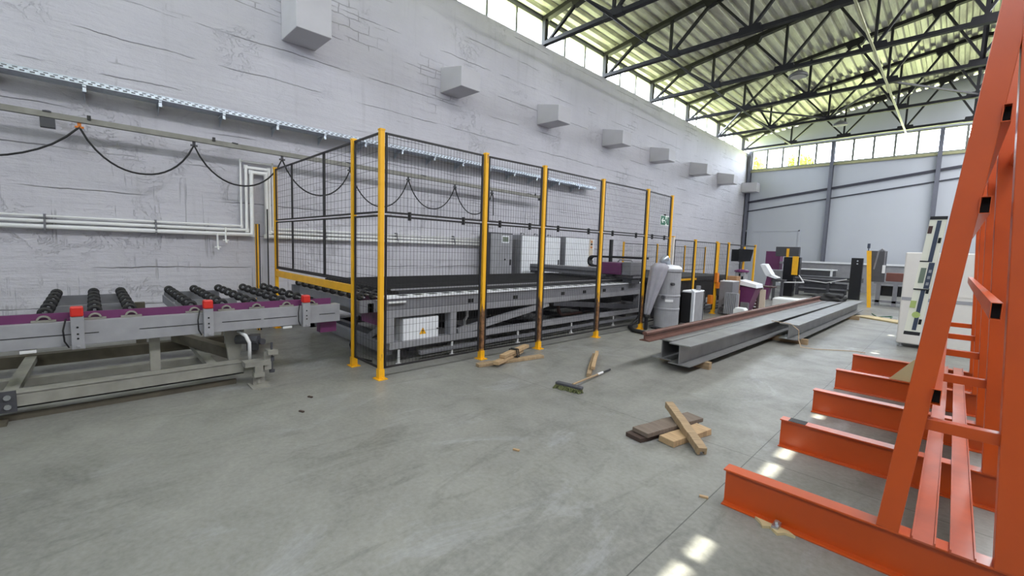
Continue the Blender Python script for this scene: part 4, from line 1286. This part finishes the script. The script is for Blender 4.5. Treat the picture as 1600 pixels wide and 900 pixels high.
MB().box(-5.35, -3.95, 24.75, 25.85, 1.04, 1.09).box(-4.06, -3.97, 24.78, 24.80, 0.4, 1.04).build('rim', 'cabinet_white', t)
t = thing('wall_rail', 'long pale rail on stubs along the foot of the end wall', 'rail', (-3.0, 27.2, 0))
MB().box(-6.0, 4.0, 26.9, 27.1, 1.36, 1.45).build('top_rail', 'cabinet_white', t)
MB().box(-6.0, 4.0, 26.98, 27.05, 0.0, 1.36).build('back_board', 'grey_paint', t)
# right-hand end: guard frame, signal lamp, frame table
t = thing('guard_frame', 'yellow guard post with dark mesh wing and a signal lamp', 'guard', (-2.0, 18.9, 0))
MB().prism([(-1.98, 0.0), (-1.88, 0.0), (-2.02, 1.92), (-2.14, 1.92)][::1], 'y', 18.85, 18.93).build('post', 'yellow', t)
MB().box(-2.03, -1.62, 18.98, 19.10, 0.88, 1.92).build('wing', 'grey_dark', t)
MB().tube([(-1.92, 19.0, 1.3), (-1.84, 19.0, 1.9), (-1.75, 19.0, 1.98), (-1.66, 19.0, 1.9), (-1.66, 19.0, 1.3)], 0.03, 8).build('conduit', 'grey_mid', t)
MB().cyl((-2.10, 18.89, 1.90), (-2.10, 18.89, 2.0), 0.015, 8).cyl((-2.10, 18.89, 2.0), (-2.10, 18.89, 2.16), 0.04, 12).build('signal_lamp', 'level_blue', t)
MB().box(-1.70, -1.62, 18.95, 18.98, 1.18, 1.45).build('tag', 'white_paint', t)
t = thing('frame_table', 'dark frame table with a rust-brown box at the far right', 'table', (-1.4, 20.3, 0))
MB().box(-1.98, -0.6, 20.0, 21.0, 0.78, 0.87).build('top', 'grey_mid', t)
for x in (-1.9, -1.45, -0.8):
    MB().box(x, x + 0.12, 20.0, 20.12, 0, 0.78).build('leg', 'grey_mid', t)
MB().box(-1.9, -0.7, 20.3, 20.8, 0.35, 0.7).build('drive_box', 'screen', t)
MB().box(-1.98, -0.6, 20.0, 20.1, 0.12, 0.2).build('low_rail', 'grey_mid', t)
tag(MB().box(-1.70, -0.75, 20.4, 20.9, 0.872, 1.17).build('brown_crate', 'brickbox', loc=(-1.2, 20.6, 0.87), bevel=0.01), 'rust-brown box lying on the frame table', 'box')
tag(MB().box(-3.98, -3.30, 15.5, 16.2, 0.0, 0.31).build('foam_block', 'foam', loc=(-3.6, 15.8, 0), bevel=0.04), 'large white foam block on the floor behind the rail', 'foam block')
m = MB()
for i in range(5):
    a = random.random() * 3
    cx_, cy_ = -3.9 + i * 0.18, 19.2 + random.uniform(-0.4, 0.4)
    m.bar((cx_ - 0.15, cy_, 0.04 + 0.03 * i), (cx_ + 0.15, cy_ + 0.1, 0.10 + 0.03 * i), 0.35, 0.02)
tag(m.build('paper_scrap', 'foam', loc=(-3.6, 19.2, 0)), 'heap of white packing scraps before the far machine', 'scrap')

# ------------------------------------------------------------------ steel beams on the floor
def hbeam(label, xa, ya, xb, yb, z, mat):
    t = MB().ibeam((xa, ya, z), (xb, yb, z), 0.285, 0.30, 0.016, 0.011).build('steel_beam', mat, loc=(xa, ya, z))
    return tag(t, label, 'steel beam', 'steel beams laid out on the floor')
hbeam('steel H-beam carrying the rusty crane rail, farthest from the orange rack', -2.815, 5.78, -2.56, 16.0, 0.10, 'steel_top')
hbeam('grey steel H-beam in the middle, its near end closest to the viewer', -2.492, 5.63, -2.30, 16.2, 0.10, 'steel_top')
hbeam('shorter steel H-beam nearest the orange rack', -2.03, 9.12, -1.945, 16.4, 0.10, 'steel_top')
prof = [(-0.075, 0), (0.075, 0), (0.075, 0.012), (0.012, 0.028), (0.012, 0.085), (0.035, 0.095), (0.035, 0.12), (0.025, 0.128), (-0.025, 0.128), (-0.035, 0.12), (-0.035, 0.095), (-0.012, 0.085), (-0.012, 0.028), (-0.075, 0.012)]
d = Vector((0.26, 10.5, 0)).normalized()
tag(MB().sweep(prof, (-2.90, 5.42, 0.386), (-2.665, 15.05, 0.386), d.cross(Vector((0, 0, 1))), Vector((0, 0, 1))).build('crane_rail', 'rail_rust', loc=(-2.9, 5.42, 0.386)), 'rusty brown crane rail lying on the farther H-beam', 'rail')
for x0, x1, y, l in ((-3.0, -2.27, 6.16, 'timber block under the near end of the H-beams'), (-2.95, -1.78, 9.45, 'timber block under the near end of the shorter H-beam'), (-2.8, -1.66, 14.6, 'timber block under the far ends of the H-beams')):
    o = MB().bar((x0, y, 0.05), (x1, y, 0.05), 0.09, 0.098).build('timber_block', 'wood_mid', loc=(x0, y, 0))
    tag(o, l, 'timber block', 'timber blocks under the steel beams')
# black sheet bundle lying over the beams
m = bmesh.new()
bmesh.ops.create_icosphere(m, subdivisions=4, radius=1.0)
for v in m.verts:
    k = 1 + 0.35 * noise.noise(v.co * 1.7) + 0.15 * noise.noise(v.co * 5.0)
    v.co = Vector((v.co.x * 0.42 * k, v.co.y * 0.50 * k, max(-0.2, v.co.z * k) * 0.17))
me = bpy.data.meshes.new('sheet_bundle')
m.to_mesh(me)
m.free()
me.materials.append(M['black_cloth'])
for f in me.polygons:
    f.use_smooth = True
o = bpy.data.objects.new('sheet_bundle', me)
COL.objects.link(o)
o.location = (-2.50, 15.72, 0.42)
tag(o, 'crumpled black plastic bundle lying on the steel beams', 'plastic bundle')
tag(MB().tube([(-2.35, 9.25, 0.39), (-2.0, 9.13, 0.391), (-1.868, 9.1, 0.30), (-1.86, 9.12, 0.12), (-1.80, 9.05, 0.012), (-1.6, 9.08, 0.008), (-1.14, 9.47, 0.008), (-0.95, 9.5, 0.008)], 0.006, 6).build('ground_cable', 'copper', loc=(-1.8, 9.1, 0)), 'thin earth cable running from the shorter H-beam across the floor', 'cable')
pts = [(-1.62 + 0.11 * i + 0.06 * math.sin(i * 2.1), 16.2 - 0.08 * i + 0.5 * math.cos(i * 1.7), 0.012) for i in range(10)]
tag(MB().tube(pts, 0.012, 6).build('green_hose', 'green_cable', loc=(-1.2, 16, 0)), 'tangled green hose on the floor near the white cabinet', 'hose')
tag(MB().bar((-1.75, 15.6, 0.02), (-0.7, 14.9, 0.02), 0.5, 0.035).build('pallet_board', 'cardboard_pale', loc=(-1.2, 15.3, 0)), 'pale flat board on the floor beyond the beams', 'board')

# ------------------------------------------------------------------ loose timber and broom
def plank(p, q, w, h, mat, label, group, wob=0.004, groove=False):
    p, q = Vector(p), Vector(q)
    d = q - p
    L = d.length
    m = MB()
    n = 8
    dd = d.normalized()
    a = dd.cross(Vector((0, 0, 1))).normalized()
    b = a.cross(dd)
    prof = [(-1, -1), (-0.45, -1), (-0.4, -0.2), (0.4, -0.2), (0.45, -1), (1, -1), (1, 1), (-1, 1)] if groove else [(-1, -1), (1, -1), (1, 1), (-1, 1)]
    for i in range(n + 1):
        c = p + d * i / n
        for su, sv in prof:
            m.v.append(c + a * su * (w / 2 + random.uniform(-wob, wob)) + b * sv * (h / 2 + (random.uniform(-wob, 0) if sv > 0 else 0)))
    c_ = len(prof)
    for i in range(n):
        for j in range(c_):
            k = (j + 1) % c_
            m.f.append((i * c_ + j, i * c_ + k, i * c_ + c_ + k, i * c_ + c_ + j))
    m.f += [tuple(reversed(range(c_))), tuple(n * c_ + j for j in range(c_))]
    # local Z along the plank so the grain follows it
    mid = (p + q) / 2
    rot = Matrix((a, b, dd)).transposed().to_4x4()
    inv = rot.inverted()
    me = bpy.data.meshes.new('timber')
    me.from_pydata([tuple(inv @ (v - mid)) for v in m.v], [], m.f)
    bm = bmesh.new()
    bm.from_mesh(me)
    bmesh.ops.recalc_face_normals(bm, faces=bm.faces)
    bm.to_mesh(me)
    bm.free()
    me.materials.append(M[mat])
    o = bpy.data.objects.new('timber_plank', me)
    COL.objects.link(o)
    o.matrix_world = Matrix.Translation(mid) @ rot
    bv = o.modifiers.new('edge', 'BEVEL')
    bv.width = 0.003
    bv.segments = 1
    return tag(o, label, 'plank', group)
G = 'crossed timber pile in mid-floor'
plank((-1.80, 3.27, 0.020), (-1.64, 4.06, 0.020), 0.17, 0.040, 'wood_brown', 'dark brown plank at the bottom of the crossed pile', G)
plank((-1.765, 3.32, 0.062), (-1.60, 4.06, 0.062), 0.17, 0.040, 'wood_dark', 'weathered grey plank lying on the dark one', G)
plank((-1.565, 3.40, 0.029), (-1.46, 3.92, 0.029), 0.15, 0.056, 'wood_light', 'pale thick board beside the grey planks', G)
plank((-1.275, 3.43, 0.040), (-1.80, 3.92, 0.158), 0.075, 0.065, 'wood_mid', 'square grooved timber lying across the crossed pile', G, groove=True)
G = 'tied timber bundle by the fence'
plank((-4.36, 3.66, 0.022), (-4.17, 4.75, 0.022), 0.10, 0.042, 'wood_mid', 'long brown lath under the tied timber bundle', G)
plank((-4.15, 3.80, 0.071), (-4.46, 4.60, 0.071), 0.085, 0.05, 'wood_light', 'pale lath crossing over the tied timber bundle', G)
plank((-4.21, 3.97, 0.125), (-4.47, 4.72, 0.125), 0.085, 0.05, 'wood_light', 'topmost pale lath of the tied timber bundle', G)
m = MB()
for s in (0, 0.05):
    pts = []
    c = Vector((-4.315 - s * 0.35, 4.28 + s, 0))
    ax = Vector((0.92, 0.39, 0))
    for u, z in ((-0.062, 0.058), (-0.055, 0.160), (0.055, 0.160), (0.075, 0.055)):
        pts.append(c + ax * u + Vector((0, 0, z)))
    m.tube(pts + [pts[0]], 0.008, 6)
tag(m.build('strap', 'black_rubber', loc=(-4.36, 4.27, 0)), 'black strap tied round the timber bundle', 'strap')
G = 'short timbers behind the broom'
plank((-3.12, 4.46, 0.03), (-3.70, 5.42, 0.03), 0.06, 0.056, 'wood_mid', 'single brown batten on the floor behind the broom', G)
plank((-3.17, 4.62, 0.085), (-3.66, 5.42, 0.085), 0.05, 0.045, 'wood_light', 'pale batten on top of the brown batten behind the broom', G)
t = thing('push_broom', 'push broom with olive bristles lying on the floor', 'broom', (-2.95, 3.85, 0))
m = MB()
random.seed(3)
for i in range(180):
    u = random.random()
    x_, y_ = -3.12 + 0.31 * u, 3.84 + 0.05 * u + random.uniform(-0.045, 0.045)
    m.bar((x_, y_, 0.045), (x_ + random.uniform(-0.03, 0.03), y_ + random.uniform(-0.03, 0.03), 0.002), 0.012, 0.012)
m.build('bristles', 'bristle', t)
MB().bar((-3.13, 3.84, 0.06), (-2.80, 3.89, 0.06), 0.07, 0.03).build('head', 'grey_dark', t, bevel=0.008)
MB().cyl((-2.93, 3.89, 0.075), (-3.08, 4.70, 0.03), 0.012, 10).build('handle', 'wood_mid', t)
MB().cyl((-3.055, 4.56, 0.038), (-3.085, 4.72, 0.029), 0.015, 10).build('white_wrap', 'white_paint', t)
MB().cyl((-3.08, 4.70, 0.03), (-3.13, 4.96, 0.016), 0.012, 10).build('grip', 'black_frame', t)
# small chips on the floor
for i, (x_, y_, l) in enumerate(((-2.33, 2.35, 'small pale wood chip in the middle of the empty floor'), (-1.05, 2.83, 'small pale chip by the end of the first rack beam'), (-4.55, 1.55, 'dark chip on the floor below the fence corner'), (-4.2, 1.35, 'thin dark splinter on the floor left of the fence corner'))):
    tag(MB().bar((x_, y_, 0.006), (x_ + 0.05, y_ + 0.02, 0.006), 0.02, 0.012).build('wood_chip', 'wood_light' if i < 2 else 'wood_brown', loc=(x_, y_, 0)), l, 'chip')

# ------------------------------------------------------------------ orange A-frame rack (right foreground)
RC = 0.075
RY = [2.90, 4.17, 5.38, 6.60, 7.86]
t = thing('a_frame_rack', 'large orange steel A-frame storage rack on I-beam feet', 'storage rack', (RC, 5.3, 0))
def leg_x(z, side):
    """centre line of a leg at height z"""
    return -0.125 + (z - 0.24) * 0.0835 if side < 0 else 0.284 - (z - 0.24) * 0.0555
for i, y in enumerate(RY):
    MB().ibeam((-0.92, y, 0), (1.07, y, 0), 0.24, 0.10, 0.010, 0.007).build('foot_beam', 'orange', t, bevel=0.0015)
    for s in (-1, 1):
        za, zb = 0.24, 2.95
        if s > 0:
            za, zb = 0.24, 2.95
        MB().bar((leg_x(za, s), y, za), (leg_x(zb, s), y, zb), 0.10 if s < 0 else 0.108, 0.088, (1, 0, 0)).build('leg', 'orange', t, bevel=0.003)
    MB().box(leg_x(0.82, -1) + 0.03, leg_x(0.82, 1) - 0.03, y - 0.025, y + 0.025, 0.79, 0.845).build('cross_bar', 'orange', t, bevel=0.003)
def long_tube(x, z, w=0.036, h=0.075):
    o = MB().hollow((x, RY[0] - 0.065, z), (x, RY[-1] + 0.06, z), w, h, 0.003).build('long_tube', 'orange', t)
    MB().box(x - w / 2 + 0.003, x + w / 2 - 0.003, RY[0] - 0.02, RY[0] - 0.016, z - h / 2 + 0.003, z + h / 2 - 0.003).build('bore_shade', 'bore', o)  # dark plate paints in the shade inside the open tube end
long_tube(0.097, 2.25, 0.030)
long_tube(0.068, 1.86)
long_tube(-0.010, 0.965)
long_tube(0.142, 1.395)
long_tube(2 * RC + 0.05, 2.25)
for x in (0.009, 0.142):
    m = MB().box(x - 0.043, x + 0.043, RY[0] - 0.07, RY[-1] + 0.1, 0.241, 0.250)
    m.box(x - 0.043, x - 0.037, RY[0] - 0.07, RY[-1] + 0.1, 0.250, 0.262).box(x + 0.037, x + 0.043, RY[0] - 0.07, RY[-1] + 0.1, 0.250, 0.262)
    m.build('floor_channel', 'orange_rail', t)
MB().box(-0.62, -0.585, RY[0] - 0.10, RY[0] - 0.02, 0.0, 0.03).cyl((-0.60, RY[0] - 0.06, 0), (-0.60, RY[0] - 0.06, 0.05), 0.012, 8).build('anchor_bolt', 'chrome', t)
tag(MB().prism([(-0.72, RY[0] - 0.05), (-0.68, RY[0] - 0.085), (-0.66, RY[0] - 0.12), (-0.63, RY[0] - 0.09), (-0.58, RY[0] - 0.13), (-0.55, RY[0] - 0.09), (-0.50, RY[0] - 0.08), (-0.54, RY[0] - 0.055)], 'z', 0.0, 0.016).build('anchor_foam', 'cardboard_pale', loc=(-0.6, RY[0] - 0.09, 0)), 'dried pale mortar patch at the foot of the nearest orange beam', 'mortar patch')
tag(MB().prism([(-0.42, 0.242), (-0.20, 0.242), (-0.165, 0.50), (-0.23, 0.50)], 'y', 6.58, 6.60).build('cardboard_sheet', 'cardboard_pale', loc=(-0.25, 6.59, 0.24)), 'pale cardboard offcut on the fourth orange beam', 'cardboard')
tag(MB().box(-0.86, -0.74, RY[1] - 0.05, RY[1] + 0.05, 0.2405, 0.2425).build('tape_strip', 'black_rubber', loc=(-0.8, RY[1], 0.24)), 'black tape on the top of the second orange beam', 'tape')

# spirit level standing against the leg
LX = lambda z: leg_x(z, -1) - 0.05 - 0.029
ly = RY[0] - 0.03
t = thing('spirit_level', 'digital spirit level held upright against the near orange leg', 'spirit level', (LX(1.25), ly, 1.25))
def lev(u0, u1, z0, z1, ya, yb):
    """slanted block: u across the level (-1..1), z up"""
    hw = 0.029
    vs = []
    for yy in (ya, yb):
        for u, z in ((u0, z0), (u1, z0), (u1, z1), (u0, z1)):
            vs.append((LX(z) + u * hw, yy, z))
    return vs, [(3, 2, 1, 0), (4, 5, 6, 7), (0, 1, 5, 4), (1, 2, 6, 5), (2, 3, 7, 6), (3, 0, 4, 7)]
yf = ly - 0.026
MB().add(*lev(-1, 1, 1.262, 1.80, yf, ly)).build('body', 'level_white', t)
MB().add(*lev(-1, 1, 1.245, 1.262, yf - 0.002, ly + 0.002)).build('end_cap', 'black_rubber', t)
MB().add(*lev(-1, 1, 1.80, 1.815, yf - 0.002, ly + 0.002)).build('end_cap', 'black_rubber', t)
MB().add(*lev(-0.1, 0.42, 1.27, 1.795, yf - 0.002, yf)).build('stripe', 'level_blue', t)
o = MB().add(*lev(-1.05, 0.75, 1.472, 1.60, yf - 0.004, yf)).build('display_unit', 'level_white', t)
MB().add(*lev(0.1, 0.78, 1.474, 1.598, yf - 0.006, yf - 0.003)).build('button_panel', 'level_blue', o)
MB().add(*lev(-0.7, -0.05, 1.50, 1.572, yf - 0.006, yf - 0.003)).build('screen', 'lcd', o)
m = MB()
for z in (1.49, 1.52, 1.55):
    m.add(*lev(0.28, 0.62, z, z + 0.014, yf - 0.008, yf - 0.005))
m.build('button', 'grey_paint', o)
MB().add(*lev(-1.06, 0.1, 1.600, 1.606, yf - 0.005, yf)).add(*lev(-1.06, 0.8, 1.466, 1.472, yf - 0.005, yf)).build('black_trim', 'black_rubber', t)
MB().add(*lev(-1.02, -0.3, 1.378, 1.412, yf - 0.003, ly)).build('vial', 'green_vial', t)
MB().cyl((LX(1.345) + 0.0, yf - 0.003, 1.345), (LX(1.345), yf, 1.345), 0.015, 20).build('round_vial', 'green_vial', t)
m = MB()
for z in (1.30, 1.45, 1.69):
    m.add(*lev(0.5, 0.85, z, z + 0.025, yf - 0.002, yf))
m.build('black_mark', 'bore', t)
MB().add(*lev(-0.95, -0.45, 1.735, 1.77, yf - 0.002, yf)).build('red_mark', 'brown', t)

# white cabinet behind the rack
t = thing('white_cabinet', 'large plain white cabinet behind the orange rack', 'cabinet', (-0.15, 11.1, 0))
MB().box(-0.66, 0.60, 10.85, 11.6, 0.07, 1.77).build('body', 'off_white', t, bevel=0.02)
MB().box(-0.55, 0.55, 10.842, 10.85, 1.0, 1.68).build('panel', 'off_white', t)
MB().box(-0.65, 0.6, 10.845, 10.85, 0.88, 0.94).build('seam_strip', 'grey_paint', t)
for x in (-0.60, 0.52):
    MB().cyl((x, 10.95, 0.015), (x, 10.95, 0.08), 0.02, 10).cyl((x, 10.95, 0.0), (x, 10.95, 0.018), 0.045, 12).build('foot', 'chrome', t)

# ------------------------------------------------------------------ outside the end windows
def tree(label, x, y, h, r, seed):
    random.seed(seed)
    t = thing('garden_tree', label, 'tree', (x, y, 0), 'trees outside the end windows')
    MB().tube([(x, y, 0), (x + 0.1, y, h * 0.5), (x, y + 0.1, h * 0.9)], 0.16, 8, radii=[0.2, 0.13, 0.04]).build('trunk', 'bark', t)
    m = MB()
    for i in range(2600):
        d = Vector((random.gauss(0, 1), random.gauss(0, 1), random.gauss(0, 1))).normalized()
        c = Vector((x, y, h - r * 1.2)) + Vector((d.x * r, d.y * r, d.z * r * 1.25)) * (random.random() ** 0.35) * (0.8 + 0.3 * noise.noise(d * 2 + Vector((seed, 0, 0))))
        a = Vector((random.uniform(-1, 1), random.uniform(-1, 1), random.uniform(-1, 1))).normalized()
        b = a.orthogonal().normalized()
        s = random.uniform(0.10, 0.2)
        m.add([c - a * s, c - b * s * 0.5, c + a * s, c + b * s * 0.5], [(0, 1, 2, 3)])
    m.build('foliage', 'leaf', t)
tree('yellow-green tree outside the end window nearest the corner', -12.9, 40.0, 10.6, 1.7, 1)
tree('second yellow-green tree outside the end window, right of the first', -10.0, 43.5, 10.6, 1.3, 2)
t = thing('street_lamp', 'street lamp seen through the third pane of the end window', 'street lamp', (-8.9, 38, 0))
MB().tube([(-9.0, 38, 0), (-9.0, 38, 9.3), (-8.7, 38, 9.8), (-8.0, 38, 10.0)], 0.07, 8).build('pole', 'lamp_grey', t)
MB().box(-8.05, -7.4, 37.85, 38.15, 9.93, 10.06).build('lamp_head', 'lamp_grey', t)
